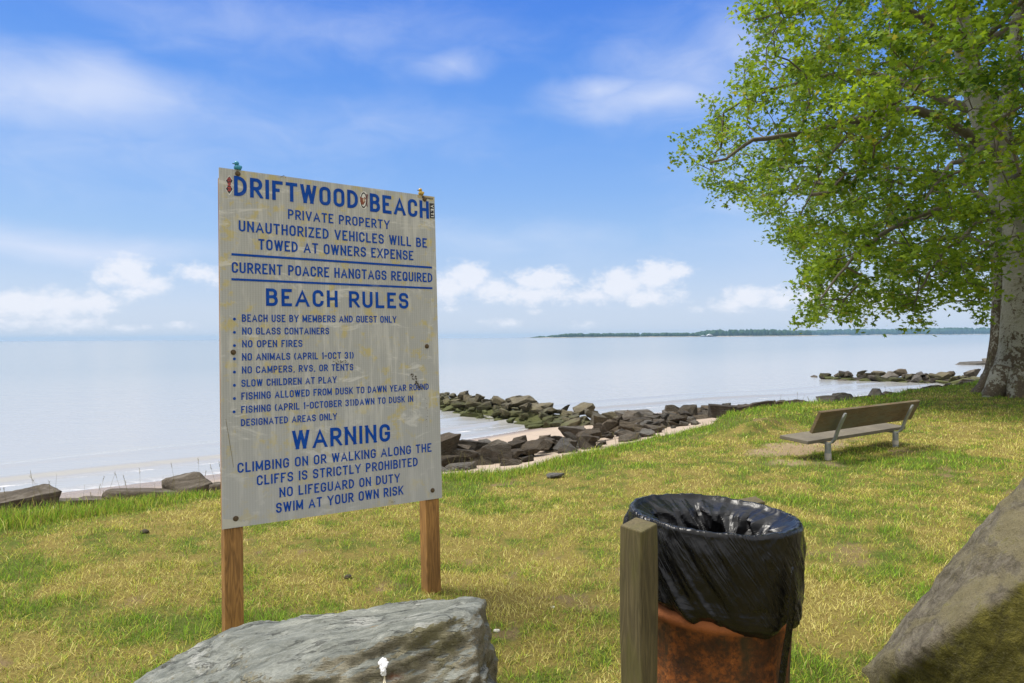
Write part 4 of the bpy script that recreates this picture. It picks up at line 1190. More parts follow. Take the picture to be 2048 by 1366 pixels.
def make_grass():
    rng = np.random.default_rng(11)
    xs, ys = [], []
    for y0, y1, d in [(1.6, 3.2, 9500), (3.2, 4.5, 8000), (4.5, 6.5, 4600), (6.5, 9.5, 2300), (9.5, 14, 1050), (14, 24, 420)]:
        a, b = scatter(y0, y1, d, rng)
        xs.append(a); ys.append(b)
    x = np.concatenate(xs); y = np.concatenate(ys)
    P = np.stack([x, y], -1)
    g, s, w = lawn_mask(P)
    dens = fbm(P, 6.5, 2, 131)
    keep = (rng.random(len(x)) > .88 * np.maximum(s, w * 1.1)) & (rng.random(len(x)) < .45 + 1.0 * ss(dens, .32, .6))
    x, y, g, P = x[keep], y[keep], g[keep], P[keep]
    tuft = ss(fbm(P, 3.2, 3, 133), .55, .75)
    h = (.022 + .040 * rng.random(len(x)) ** 1.5) * (1 + .5 * ss(g, .5, 1) + .8 * tuft * g)
    h = h * (1 + .35 * ss(y, 8, 14))
    lean = np.clip(rng.normal(.72, .22, len(x)) - .22 * ss(g, .5, 1), .1, .98)
    wid = np.maximum(.0028, y * .00062) * (.7 + .6 * rng.random(len(x)))
    z = lawn_z(x, y) - .003
    me = blade_mesh('lawn_grass', x, y, z, h, wid, lean, tint(P, g, rng), rng)
    print('grass', len(x))
    tag(link('lawn_grass', me, gm), 'short mown grass, part straw-yellow and part green', 'grass', kind='stuff')
    # rank grass along the brink and in tufts
    xs, ys = [], []
    for y0, y1, d in [(3.5, 6, 5200), (6, 9, 3000), (9, 14, 1400), (14, 24, 500)]:
        a, b = scatter(y0, y1, d, rng, tmax=.04); xs.append(a); ys.append(b)
    x = np.concatenate(xs); y = np.concatenate(ys); P = np.stack([x, y], -1)
    t = y - y_edge(x)
    wd = .32 + .75 * ss(x, -2.3, -4.2) + .35 * np.exp(-((x + .2) / .6) ** 2) + .25 * np.exp(-((x - .9) / .7) ** 2) + .9 * ss(x, 5, 8)
    wd = wd * (.6 + .9 * fbm(P, .9, 2, 141))
    keep = (rng.random(len(x)) < ss(t, -wd * 1.15, -wd * .7) * (.35 + .65 * ss(fbm(P, 5, 2, 143), .35, .6)))
    for cx, cy, r_ in [(1.63, 2.86, .16), (1.75, 3.02, .12), (2.05, 6.0, .16), (1.0, 8.45, .3), (4.0, 8.3, .25), (4.6, 8.75, .3), (1.9, 4.1, .10), (-.28, 3.25, .12), (-.85, 3.2, .10)]:
        keep |= (np.hypot(x - cx, y - cy) < r_ * (.5 + fbm(P, 9, 2, 145))) & (rng.random(len(x)) < .8)
    x, y, P = x[keep], y[keep], P[keep]
    t = y - y_edge(x)
    tall = .055 + .10 * ss(x, -2.4, -4.6) + .045 * np.exp(-((x - .9) / .6) ** 2) + .03 * np.exp(-((x + .3) / .5) ** 2)
    tall = tall * (1 - .45 * ss(y, 9.5, 11.5))
    h = tall * (.45 + .9 * rng.random(len(x)))
    lean = np.clip(rng.normal(.42, .22, len(x)), .03, .95)
    wid = np.maximum(.0042, y * .00068) * (.7 + .6 * rng.random(len(x)))
    me = blade_mesh('tall_grass', x, y, lawn_z(x, y) - .004, h, wid, lean, tint(P, np.full(len(x), .68), rng), rng, .9)
    tag(link('tall_grass', me, gm), 'longer fresh green grass along the brink of the lawn', 'grass', kind='stuff')
    print('tall', len(x))
    # seed stalks standing against the water
    bm = bmesh.new(); rr = random.Random(5)
    for k in range(120):
        xx = rr.choice([rr.uniform(-5.2, -2.7), rr.uniform(-5.2, -2.7), rr.uniform(-1.0, .2), rr.uniform(.6, 3.2), rr.uniform(5, 13)])
        yy = float(y_edge(xx)) - rr.uniform(.0, .35); h = rr.uniform(.14, .36) * (1 if xx < -2.5 else .75)
        l1, l2 = rr.gauss(0, .18), rr.gauss(0, .12)
        b = Vector((xx, yy, float(lawn_z(xx, yy)))); pts = [b, b + Vector((l1 * .3 * h, l2 * .3 * h, h * .55)), b + Vector((l1 * h, l2 * h, h))]
        wd_ = max(.0014, yy * .00022)
        tube(bm, pts, [wd_, wd_ * .8, wd_ * .5], 4, False)
        if rr.random() < .6:
            q = pts[2]; e = (pts[2] - pts[1]).normalized()
            for j in range(7):
                s_ = q - e * (.045 * j / 6); o_ = Vector((rr.gauss(0, .006), rr.gauss(0, .006), .004))
                tube(bm, [s_, s_ + o_ + e * .012], [wd_ * 1.3, wd_ * .4], 3, False)
    tag(from_bm('seed_stalks', bm, plain('dry_stalk', (0.20, 0.17, 0.075), .8)), 'thin dry seed stalks rising from the grass at the brink', 'grass', kind='stuff')
make_grass()

# ------------------------------------------------------------------ rocks
def rock_mesh(seed, flat=1.0, n=15, bev=.02):
    rr = random.Random(seed)
    bm = bmesh.new()
    for k in range(n):
        v = Vector((rr.gauss(0, 1), rr.gauss(0, 1), rr.gauss(0, 1))).normalized()
        v = Vector((math.copysign(abs(v.x) ** .7, v.x), math.copysign(abs(v.y) ** .7, v.y), math.copysign(abs(v.z) ** .7, v.z)))
        bm.verts.new((v.x * .5, v.y * .40, v.z * .33 * flat))
    r = bmesh.ops.convex_hull(bm, input=bm.verts)
    bmesh.ops.delete(bm, geom=[e for e in r['geom_interior'] if isinstance(e, bmesh.types.BMVert)], context='VERTS')
    bmesh.ops.dissolve_limit(bm, angle_limit=R(16), verts=bm.verts, edges=bm.edges)
    bmesh.ops.bevel(bm, geom=list(bm.edges), offset=bev * .5, segments=2, affect='EDGES', profile=.6)
    bmesh.ops.triangulate(bm, faces=bm.faces)
    for _ in range(2):
        bmesh.ops.subdivide_edges(bm, edges=[e for e in bm.edges if e.calc_length() > .13], cuts=1)
        bmesh.ops.triangulate(bm, faces=bm.faces)
    P = np.array([v.co[:] for v in bm.verts])
    bm.normal_update()
    N = np.array([v.normal[:] for v in bm.verts])
    d = .07 * (fbm(P + seed * 3.1, 3.5, 3, 150 + seed) - .5) + .05 * (fbm(P + seed, 10, 3, 151) - .5)
    for v, q in zip(bm.verts, P + N * d[:, None]): v.co = q
    zmin = min(v.co.z for v in bm.verts)
    for v in bm.verts: v.co.z -= zmin
    me = bpy.data.meshes.new('rock'); bm.to_mesh(me); bm.free()
    me.polygons.foreach_set('use_smooth', [False] * len(me.polygons))
    return me

def rock_material(name, lo, hi, brown, moss):
    m, T = material(name)
    oi = T.add('ShaderNodeObjectInfo').outputs['Random']
    p = T.vmath('ADD', T.obj, T.comb(T.math('MULTIPLY', oi, 37), T.math('MULTIPLY', oi, 11), 0))
    n = T.noise(p, 3.2, 7, .68, .4); n2 = T.noise(p, 24, 5, .75); n3 = T.noise(T.mapping(p, (1, 2, 6)), 3, 5, .65, .6)
    c = T.mix(T.smooth(n, .3, .7), lo, hi)
    c = T.mix(T.smooth(n3, .45, .7, 0, .6), c, brown)
    c = T.mix(T.smooth(n2, .52, .74, 0, .45), c, [min(1, x * 1.9) for x in hi])
    c = T.mix(T.math('MULTIPLY', oi, .55), c, T.mix(n, [x * .75 for x in brown], [x * 1.35 for x in brown]))
    br = T.lin(T.math('FRACT', T.math('MULTIPLY', oi, 7.31)), 0, 1, .7, 1.35)
    c = T.mix(1.0, c, T.comb(br, br, br), 'MULTIPLY')
    if moss:
        pz = T.sep(T.geo.outputs['Position'])[2]
        nz = T.sep(T.geo.outputs['Normal'])[2]
        k = T.math('ADD', T.math('MULTIPLY', T.math('SUBTRACT', n, .5), .7), T.math('MULTIPLY', nz, .10))
        k = T.math('SUBTRACT', k, pz)
        c = T.mix(T.smooth(k, moss, moss + .35, 0, .75), c, T.mix(n2, (0.04, 0.055, 0.010), (0.125, 0.145, 0.028)))
    c = T.mix(T.smooth(T.noise(p, 60, 4, .8), .5, .68, 0, .5), c, [x * .45 for x in lo])
    finish(T, c, .85, T.bump(T.math('ADD', n3, T.math('MULTIPLY', n2, .6)), 1.0, .07), spec=.3)
    return m

M_DARK = rock_material('dark_riprap', (0.032, 0.027, 0.021), (0.115, 0.100, 0.078), (0.115, 0.082, 0.046), 0)
M_GROIN = rock_material('jetty_riprap', (0.048, 0.043, 0.032), (0.165, 0.148, 0.108), (0.165, 0.135, 0.072), .62)
M_GREY = rock_material('grey_slab', (0.065, 0.062, 0.056), (0.185, 0.178, 0.162), (0.15, 0.115, 0.075), 0)
for mm_ in (M_DARK, M_GROIN, M_GREY): mm_.use_fake_user = False

ROCKS = {}
for nm, mt in (('dark', M_DARK), ('groin', M_GROIN), ('grey', M_GREY)):
    ROCKS[nm] = []
    for k in range(9):
        me = rock_mesh(20 + k, 1.0 if k < 6 else .6, 10 + k, .022)
        me.materials.append(mt)
        ROCKS[nm].append(me)

SMALL = []
def pebble(kind, x, y, z, size):
    """one of the countless small stones that fill the gaps"""
    SMALL.append((kind, x, y, z, size))
def rock(kind, x, y, z, size, rz, label, group, sx=1.0, sy=1.0, sz=1.0, tx=0.0, ty=0.0, which=None, sink=.12):
    me = ROCKS[kind][random.randrange(9) if which is None else which]
    o = bpy.data.objects.new('rock', me)
    COL.objects.link(o)
    o.location = (x, y, z - sink * size * sz)
    o.rotation_euler = (tx, ty, rz)
    o.scale = (size * sx, size * sy, size * sz)
    return tag(o, label, 'rock', group)

def along(pts, s):
    L = [(Vector(b) - Vector(a)).length for a, b in zip(pts, pts[1:])]
    d = s * sum(L)
    for a, b, l in zip(pts, pts[1:], L):
        if d <= l: return Vector(a).lerp(Vector(b), d / l), (Vector(b) - Vector(a)).normalized()
        d -= l
    return Vector(pts[-1]), (Vector(pts[-1]) - Vector(pts[-2])).normalized()

rk = random.Random(77); random.seed(78)
def rubble(name, axis_, half, top, label, m, seed):
    """the packed small stone between the big ones"""
    rows = []
    for k in range(60):
        p, d = along(axis_, k / 59); nrm = Vector((-d.y, d.x)); ht = top * min(1, .25 + k / 59 * 3)
        for j in range(17):
            u = -1 + 2 * j / 16; q = p + nrm * u * half
            rows.append((q.x, q.y, max(float(beach_z(q.x, q.y)), -1.5) * 0 - 1.45 + (ht + .45) * max(0, 1 - abs(u) ** 2.4)))
    V = np.array(rows); V[:, 2] += .22 * (fbm(V, 2.6, 3, seed) - .5)
    me = np_mesh(name, V, grid_faces(60, 17))
    tag(link(name, me, m), label, 'rubble', kind='stuff')
# near jetty: a heaped bank of stones running out into the bay
AX = [(-2.9, 26.0), (-1.1, 23.0), (.1, 20.9), (1.15, 19.5), (2.1, 18.2), (2.9, 17.1)]
rubble('jetty_rubble', AX, .95, .22, 'small dark rubble packed between the rocks of the near jetty', M_GROIN, 301)
for layer, (n, lo_, hi_, lift) in enumerate([(48, -1.12, -.55, -.02), (44, -.85, .1, .16), (32, -.35, .35, .34)]):
    for k in range(n):
        s = (k + rk.uniform(.1, .9)) / n
        p, d = along(AX, s)
        nrm = Vector((-d.y, d.x))
        off = rk.uniform(lo_, hi_)
        taper = .62 + .38 * min(1, s * 3)
        q = p + nrm * off
        size = rk.uniform(.30, .56) * (1.5 if rk.random() < .16 else 1) * taper
        zb = (max(float(beach_z(q.x, q.y)), -1.16) if layer == 0 else -1.0) + lift * taper
        lab = ['olive-brown rock low along the waterline of the near jetty', 'brown-grey angular rock on the upper slope of the near jetty', 'brown-grey angular rock along the crest of the near jetty'][layer]
        rock('groin', q.x, q.y, zb, size, rk.uniform(0, 6.28), lab, 'rocks of the near jetty', 1.2, 1.0, rk.uniform(.75, 1.1), rk.gauss(0, .3), rk.gauss(0, .3))
for k in range(150):
    p, d = along(AX, rk.random()); nrm = Vector((-d.y, d.x)); off = rk.uniform(-1.15, .5)
    q = p + nrm * off
    pebble('groin', q.x, q.y, -1.06 + .42 * max(0, 1 - abs(off) * .95), rk.uniform(.16, .34))
# revetment on the sand below the lawn
RV = [(-1.7, 8.5), (-.7, 9.5), (.2, 10.4), (1.05, 11.0), (1.75, 11.9), (2.6, 13.4), (3.8, 15.0), (5.2, 16.4)]
for layer, (n, half, lift) in enumerate([(84, 1.05, 0.0), (52, .6, .13)]):
    for k in range(n):
        s = (k + rk.uniform(.1, .9)) / n
        p, d = along(RV, s); nrm = Vector((-d.y, d.x))
        q = p + nrm * rk.uniform(-1, 1) * half * (1 - .4 * s)
        size = rk.uniform(.25, .48) * (1.5 if rk.random() < .16 else 1)
        zb = float(beach_z(q.x, q.y)) + lift * (1 - .3 * s)
        grey = rk.random() < .22
        lab = ('grey rock resting on top of the dark bank of rocks below the lawn' if layer else 'grey rock at the foot of the dark bank of rocks below the lawn') if grey else ('dark brown rock on top of the bank of rocks below the lawn' if layer else 'dark brown rock at the foot of the bank of rocks below the lawn')
        rock('grey' if grey else 'dark', q.x, q.y, zb, size, rk.uniform(0, 6.28), lab, 'rocks along the sand below the lawn', 1.2, 1.0, rk.uniform(.75, 1.1), rk.gauss(0, .25), rk.gauss(0, .25))
for k in range(130):
    p, d = along(RV, rk.random()); nrm = Vector((-d.y, d.x)); off = rk.uniform(-1.1, 1.0)
    q = p + nrm * off
    pebble(rk.choice(['dark', 'dark', 'grey']), q.x, q.y, float(beach_z(q.x, q.y)) + (.10 * rk.random() if abs(off) < .5 else 0), rk.uniform(.10, .26))
# single stones one can point at
def stone(px, py, y, kind, size, label, which, rz=0, sx=1, sy=1, sz=1, tx=0, ty=0, zz=None, name='rock', sink=.1):
    p = at(px, py, y)
    z = (float(beach_z(p.x, y)) if zz is None else zz)
    o = rock(kind, p.x, y, z, size, rz, label, None, sx, sy, sz, tx, ty, which, sink)
    o.name = name
    return o
stone(982, 925, 9.3, 'grey', .60, 'big blocky grey rock on the sand just right of the notice sign', 2, .4, 1.05, .9, 1.0)
stone(1097, 912, 10.4, 'dark', .46, 'squat brown rock alone on the sand before the rock bank', 4, 1.2, 1, .9, 1.0)
stone(912, 920, 9.4, 'dark', .62, 'large dark rock on the sand beside the edge of the notice sign', 0, 2.2, 1.1, 1, .9)
stone(925, 938, 8.4, 'grey', .42, 'tan slab of rock half hidden by grass right of the notice sign', 7, .7, 1.2, .8, .8)
stone(1040, 905, 10.6, 'grey', .42, 'flat tan slab on the sand between two larger rocks', 8, .3, 1.4, .8, .5)
stone(1195, 893, 10.4, 'grey', .60, 'pale flat slab at the right foot of the rock bank', 7, .15, 1.3, .9, .62, zz=-.30)
stone(1270, 850, 14.6, 'grey', .95, 'broad rounded grey rock on the right part of the rock bank', 3, .5, 1.2, 1, .72)
stone(1350, 860, 13.4, 'dark', .72, 'low brown rock with a rusty tone at the right end of the bank', 1, 1.5, 1.15, .9, .75)
ROCKS['pale'] = [ROCKS['grey'][7].copy()] * 9
ROCKS['pale'][0].materials.clear(); ROCKS['pale'][0].materials.append(rock_material('pale_stone', (0.17, 0.168, 0.16), (0.36, 0.35, 0.33), (0.30, 0.25, 0.18), 0))
stone(1112, 945, 7.15, 'pale', .23, 'small flat grey stone lying alone on the lawn', 7, .25, 1.0, .75, .62, zz=float(lawn_z(.47, 7.15)) , sink=.02)
# stones just behind the brink on the right
for px, py, sz_ in [(1440, 816, .5), (1468, 816, .4), (1490, 812, .45), (1530, 808, .5), (1560, 806, .4), (1578, 803, .5), (1602, 805, .42), (1658, 793, .55), (1690, 795, .62), (1722, 797, .5), (1750, 786, .55), (1785, 787, .6), (1815, 789, .5), (1842, 781, .6), (1868, 777, .6), (1900, 774, .7), (1925, 768, .7), (1946, 764, .7), (1962, 766, .7)]:
    xg = (px - CX) / FPX
    y = next(yy for yy in np.arange(8, 40, .1) if yy > float(y_edge(xg * yy)) + .75)
    p = at(px, py, y)
    rock('dark' if sz_ < .55 else 'grey', p.x, y, p.z - sz_ * .40, sz_, rk.uniform(0, 6.28), 'low rock peeping over the grass brink between the rock bank and the tree', 'rocks behind the brink of the lawn', 1.3, 1, .95, rk.gauss(0, .12), rk.gauss(0, .12), which=rk.randrange(6), sink=0)
# far jetty
FJ = [(18.0, 38.6), (20.3, 36.3), (22.2, 34.9), (24.6, 33.7), (27.0, 32.4), (29, 31.4)]
rubble('jetty_rubble', FJ, 1.0, .22, 'small dark rubble packed between the rocks of the far jetty', M_DARK, 311)
for layer, (n, lo_, hi_, lift) in enumerate([(24, -1.25, -.6, .04), (24, -.8, .1, .24), (18, -.3, .4, .42)]):
    for k in range(n):
        s = (k + rk.uniform(.1, .9)) / n
        p, d = along(FJ, s); nrm = Vector((-d.y, d.x))
        taper = .45 + .55 * min(1, s * 3.2)
        q = p + nrm * rk.uniform(lo_, hi_) * taper
        rock(rk.choice(['groin', 'groin', 'dark', 'grey']) if layer else 'groin', q.x, q.y, max(-1.12, float(beach_z(q.x, q.y)) - .1) + lift * taper, rk.uniform(.55, 1.05) * (.5 + .5 * taper), rk.uniform(0, 6.28),
             'rock low in the far jetty, close to the water' if layer == 0 else 'rock heaped high on the far jetty left of the tree', 'rocks of the far jetty', 1.2, 1, .85, rk.gauss(0, .2), rk.gauss(0, .2))
p = on_z(1626, 754, -1.0)
rock('dark', p.x, p.y, -1.2, 1.0, 1.0, 'small lone rock in the water off the tip of the far jetty', None, 1.1, .9, .6)
for k, (px, py, w_, lab) in enumerate([(1945, 729, 3.2, 'low flat rock in the bay at the tip of the third jetty'), (1975, 728, 3.6, 'bigger flat-topped rock in the bay touching the trunk outline'), (2000, 729, 4.0, 'flat rock in the bay hidden partly behind the trunk')]):
    p = on_z(px, py, -1.0)
    rock('grey', p.x, p.y, -1.12, w_, .1 + .1 * k, lab, None, 1.0, .6, .50 + .06 * k, which=6 + k)
for k in range(60):
    p, d = along(FJ, rk.random()); nrm = Vector((-d.y, d.x)); off = rk.uniform(-1.1, .4)
    q = p + nrm * off
    pebble(rk.choice(['groin', 'dark']), q.x, q.y, max(-1.05, float(beach_z(q.x, q.y)) - .05) + .35 * max(0, 1 - abs(off)), rk.uniform(.3, .55))
def small_stones():
    V, F, MI, k = [], [], [], 0
    cache = {}
    for kind, x, y, z, size in SMALL:
        w = rk.randrange(9)
        if w not in cache:
            me = ROCKS['dark'][w]
            v = np.empty(len(me.vertices) * 3, np.float32); me.vertices.foreach_get('co', v)
            f = np.empty(len(me.loops), np.int32); me.loops.foreach_get('vertex_index', f)
            cache[w] = (v.reshape(-1, 3), f.reshape(-1, 3))
        v, f = cache[w]
        M_ = np.array(Euler((rk.gauss(0, .4), rk.gauss(0, .4), rk.uniform(0, 6.28))).to_matrix())
        V.append((v @ M_.T) * np.array([1.2, 1, .9]) * size + np.array([x, y, z - .1 * size])); F.append(f + k); k += len(v)
        MI.append(np.full(len(f), {'dark': 0, 'groin': 1, 'grey': 2}[kind], np.int32))
    me = np_mesh('rubble', np.concatenate(V), np.concatenate(F))
    for mm_ in (M_DARK, M_GROIN, M_GREY): me.materials.append(mm_)
    me.polygons.foreach_set('material_index', np.concatenate(MI))
    tag(link('rubble', me), 'small stones filling the gaps between the bigger shore rocks', 'rubble', kind='stuff')
small_stones()
# rocks and squared stone beams on the brink at the left
def slab(name, a, b, h, dep, label, m, seed, roll=0.0):
    """long squared block between two points"""
    A, B = Vector(a), Vector(b)
    L = (B - A).length
    bm = bmesh.new()
    box(bm, 0, L, -dep / 2, dep / 2, -h * .7, h * .3)
    for _ in range(5):
        bmesh.ops.subdivide_edges(bm, edges=[e for e in bm.edges if e.calc_length() > .07], cuts=1)
        bmesh.ops.triangulate(bm, faces=bm.faces)
    bmesh.ops.smooth_vert(bm, verts=bm.verts, factor=.5, use_axis_x=True, use_axis_y=True, use_axis_z=True)
    bm.normal_update()
    P = np.array([v.co[:] for v in bm.verts]); N = np.array([v.normal[:] for v in bm.verts])
    Q = P * np.array([.5, 1, 2.2])
    d = .09 * (fbm(Q + seed, 2.2, 4, 161) - .5) + .035 * (fbm(P + seed, 9, 3, 163) - .5)
    for v, q in zip(bm.verts, P + N * d[:, None]): v.co = q
    o = from_bm(name, bm, m, None, True)
    x = (B - A).normalized(); z = Vector((0, 0, 1)); y = z.cross(x).normalized(); z = x.cross(y)
    o.matrix_world = Matrix.Translation(A) @ Matrix((x, y, z)).transposed().to_4x4() @ Matrix.Rotation(roll, 4, 'X')
    return tag(o, label, 'rock')
m, T = material('layered_stone')
n = T.noise(T.mapping(T.obj, (1.5, 5, 9)), 2.0, 7, .68, .5); n2 = T.noise(T.obj, 30, 5, .75)
c = T.ramp(n, [(.28, (0.035, 0.027, 0.018)), (.5, (0.10, 0.082, 0.060)), (.72, (0.21, 0.185, 0.15))])
c = T.mix(T.smooth(n2, .5, .72, 0, .4), c, (0.20, 0.18, 0.14))
finish(T, c, .9, T.bump(T.math('ADD', n, T.math('MULTIPLY', n2, .4)), .9, .04), spec=.25)
LAY = m
slab('rock_beam', at(-40, 1012, 6.05), at(110, 985, 6.6), .17, .30, 'long squared grey-brown stone beam at the far left of the brink', LAY, 1, R(6))
slab('rock_beam', at(213, 992, 7.0), at(365, 990, 7.3), .17, .30, 'long dark squared stone beam in the grass left of the notice sign', LAY, 5, R(-4))
slab('rock_beam', at(105, 1003, 6.6), at(215, 999, 6.95), .10, .26, 'low flat stone between the two long stone beams', LAY, 9)
slab('layered_rock', at(340, 984, 7.25), at(412, 966, 7.6), .24, .34, 'humped layered brown rock close to the left edge of the notice sign', LAY, 13, R(14))
slab('layered_rock', at(409, 978, 7.5), at(452, 974, 7.7), .16, .3, 'small brown rock touching the left edge of the notice sign', LAY, 17, R(-8))
slab('layered_rock', at(300, 985, 7.9), at(350, 983, 8.1), .12, .3, 'flat grey rock lying behind the dark stone beam', LAY, 23)

# little things lying in the grass
def clod(px, py, r, label, colr, name='dirt_clod', cat='clod'):
    p = on_z(px, py, .01); bm = bmesh.new()
    bmesh.ops.create_icosphere(bm, subdivisions=3, radius=1)
    P = np.array([v.co[:] for v in bm.verts]); d = 1 + .6 * (fbm(P + px, 1.6, 3, 171) - .5)
    for v, q in zip(bm.verts, P * d[:, None]): v.co = q * r
    o = from_bm(name, bm, plain('clod_%d' % px, colr, .95, 0, .4, 60, .8), None, True)
    o.location = (p.x, p.y, float(lawn_z(p.x, p.y)) + r * .35); o.scale = (1.3, 1, .75)
    return tag(o, label, cat)
clod(696, 1152, .021, 'small dark clod of earth in the grass seen between the sign posts', (0.05, 0.04, 0.028))
clod(289, 1063, .026, 'dark clod in the straw-coloured grass left of the notice sign', (0.06, 0.05, 0.03))
clod(993, 1257, .013, 'tiny white pebble in the grass right of the slate boulder', (0.62, 0.60, 0.55), 'pebble', 'pebble')
clod(1105, 1212, .010, 'tiny white pebble in the grass left of the short wooden post', (0.62, 0.60, 0.55), 'pebble', 'pebble')

# ------------------------------------------------------------------ the plane tree
def make_tree():
    base = at(2040, 795, 16.3)
    root = empty('sycamore_tree', (base.x, 16.3, 0))
    tag(root, 'big twin-trunked sycamore with pale mottled bark and fresh green crown at the right', 'tree')
    off = root.location.copy()
    rng = np.random.default_rng(23); rr = random.Random(23)
    A3 = lambda L: [(at(px, py, y) - off) for px, py, y in L]
    t1 = A3([(2038, 806, 16.3), (2038, 785, 16.3), (2040, 755, 16.3), (2044, 700, 16.3), (2048, 620, 16.3), (2050, 540, 16.3), (2042, 440, 16.3), (2020, 360, 16.25), (1992, 290, 16.2), (1966, 230, 16.2), (1946, 170, 16.25), (1932, 110, 16.3), (1920, 40, 16.4), (1905, -60, 16.5), (1890, -200, 16.6), (1884, -420, 16.6)])
    r1 = [.84, .72, .59, .50, .46, .43, .37, .32, .30, .27, .25, .23, .21, .18, .13, .06]
    t2 = A3([(1986, 796, 17.2), (1990, 775, 17.2), (1998, 740, 17.2), (2003, 680, 17.2), (2006, 600, 17.2), (2002, 500, 17.2), (1996, 420, 17.3), (1998, 330, 17.5), (2014, 200, 17.8), (2034, 50, 18.0), (2046, -150, 18.2), (2050, -400, 18.2)])
    r2 = [.52, .38, .29, .25, .24, .23, .22, .20, .18, .15, .11, .05]
    def dense(P, r, step=.25):
        Q, q = [], []
        for a, b, ra, rb in zip(P, P[1:], r, r[1:]):
            n = max(1, int((b - a).length / step))
            for k in range(n): Q.append(a.lerp(b, k / n)); q.append(ra + (rb - ra) * k / n)
        Q.append(P[-1]); q.append(r[-1]); return Q, q
    def smoothpath(P):
        for _ in range(2):
            P = [P[0]] + [P[i - 1] * .25 + P[i] * .5 + P[i + 1] * .25 for i in range(1, len(P) - 1)] + [P[-1]]
        return P
    # trunks
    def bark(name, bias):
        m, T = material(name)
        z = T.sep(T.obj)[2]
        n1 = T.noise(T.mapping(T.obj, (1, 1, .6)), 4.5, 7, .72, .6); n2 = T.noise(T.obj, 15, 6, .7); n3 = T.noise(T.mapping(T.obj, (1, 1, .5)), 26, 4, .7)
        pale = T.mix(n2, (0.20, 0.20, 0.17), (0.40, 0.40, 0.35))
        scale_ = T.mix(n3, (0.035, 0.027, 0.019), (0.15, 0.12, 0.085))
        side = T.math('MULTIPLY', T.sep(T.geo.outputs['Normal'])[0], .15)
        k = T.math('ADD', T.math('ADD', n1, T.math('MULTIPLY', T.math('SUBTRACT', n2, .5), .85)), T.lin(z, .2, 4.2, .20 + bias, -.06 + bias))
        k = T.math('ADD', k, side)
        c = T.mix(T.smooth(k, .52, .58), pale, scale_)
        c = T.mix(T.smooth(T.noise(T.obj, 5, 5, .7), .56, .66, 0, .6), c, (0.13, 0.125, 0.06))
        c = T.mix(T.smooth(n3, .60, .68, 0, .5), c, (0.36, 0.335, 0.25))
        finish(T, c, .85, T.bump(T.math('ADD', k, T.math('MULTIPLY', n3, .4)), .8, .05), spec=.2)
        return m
    def stem(P, r, flares, m, seed):
        bm = bmesh.new()
        Q, q = dense(P, r, .12); Q = smoothpath(Q)
        tube(bm, Q, q, 28)
        for (a, b, ra, rb) in flares:
            A_, B_ = at(*a) - off, at(*b) - off
            M_ = A_.lerp(B_, .55) + Vector((0, 0, -.12))
            Q, q = dense([A_, M_, B_ + Vector((0, 0, -.06))], [ra, (ra + rb) * .52, rb], .1)
            tube(bm, smoothpath(Q), q, 16)
        P = np.array([v.co[:] for v in bm.verts]); bm.normal_update(); N = np.array([v.normal[:] for v in bm.verts])
        d = .09 * (fbm(P * np.array([1, 1, .45]), 2.0, 3, seed) - .5) + .03 * (fbm(P, 6, 3, 203) - .5)
        d = d * (1 - .5 * ss(P[:, 2], 1.5, 5))
        for v, p_ in zip(bm.verts, P + N * d[:, None]): v.co = p_
        return from_bm('trunk', bm, m, root, True)
    stem(t1, r1, [((2010, 745, 16.2), (1972, 797, 15.9), .30, .12), ((2070, 755, 16.1), (2100, 806, 15.8), .3, .12), ((2040, 750, 15.95), (2034, 806, 15.45), .3, .12)], bark('sycamore_bark', 0), 201)
    stem(t2, r2, [((1994, 740, 17.2), (1952, 790, 17.0), .22, .11)], bark('shaded_sycamore_bark', .13), 205)  # more brown bark here puts the left trunk's shade into its colour
    # limbs one can follow in the picture, then others all round
    limbs = [
        ([(2004, 320, 16.2), (1900, 245, 15.6), (1830, 215, 15.2), (1740, 232, 14.8), (1690, 245, 14.6), (1640, 257, 14.5), (1590, 272, 14.4), (1510, 272, 14.2), (1480, 306, 14.1), (1420, 325, 14.0)], .17, .03),
        ([(1962, 225, 16.2), (1870, 192, 16.8), (1775, 156, 17.2), (1725, 135, 17.5), (1650, 152, 17.8), (1560, 172, 18.0), (1480, 205, 18.2)], .15, .03),
        ([(1745, 232, 14.8), (1700, 262, 14.6), (1665, 295, 14.5), (1640, 345, 14.3), (1622, 392, 14.2), (1600, 430, 14.1)], .055, .015),
        ([(1993, 430, 17.2), (1930, 405, 16.2), (1850, 425, 15.2), (1760, 470, 14.2), (1690, 535, 13.6), (1640, 600, 13.3)], .12, .02),
        ([(2034, 425, 16.2), (1960, 440, 15.2), (1880, 510, 14.2), (1835, 585, 13.6)], .10, .02),
        ([(1930, 110, 16.3), (1850, 40, 16.0), (1750, -20, 15.6), (1640, -10, 15.2), (1560, 30, 15.0), (1500, 40, 14.9)], .13, .025),
        ([(1996, 500, 17.2), (1940, 470, 18.2), (1850, 480, 19.4), (1760, 520, 20.2)], .11, .02),
        ([(1990, 410, 17.3), (1900, 350, 18.6), (1780, 330, 19.8), (1650, 370, 20.4)], .12, .02),
        ([(1905, -60, 16.5), (1820, -140, 16.2), (1700, -180, 16.0), (1600, -150, 15.8)], .11, .02),
        ([(1990, 290, 16.2), (1960, 300, 14.4), (1900, 330, 12.8), (1850, 400, 11.8)], .13, .02),
        ([(2020, 360, 16.25), (2060, 330, 14.6), (2080, 360, 13.0), (2070, 430, 12.0)], .12, .02)]
    nodes, par, rad = [], [], []
    bmB = bmesh.new()
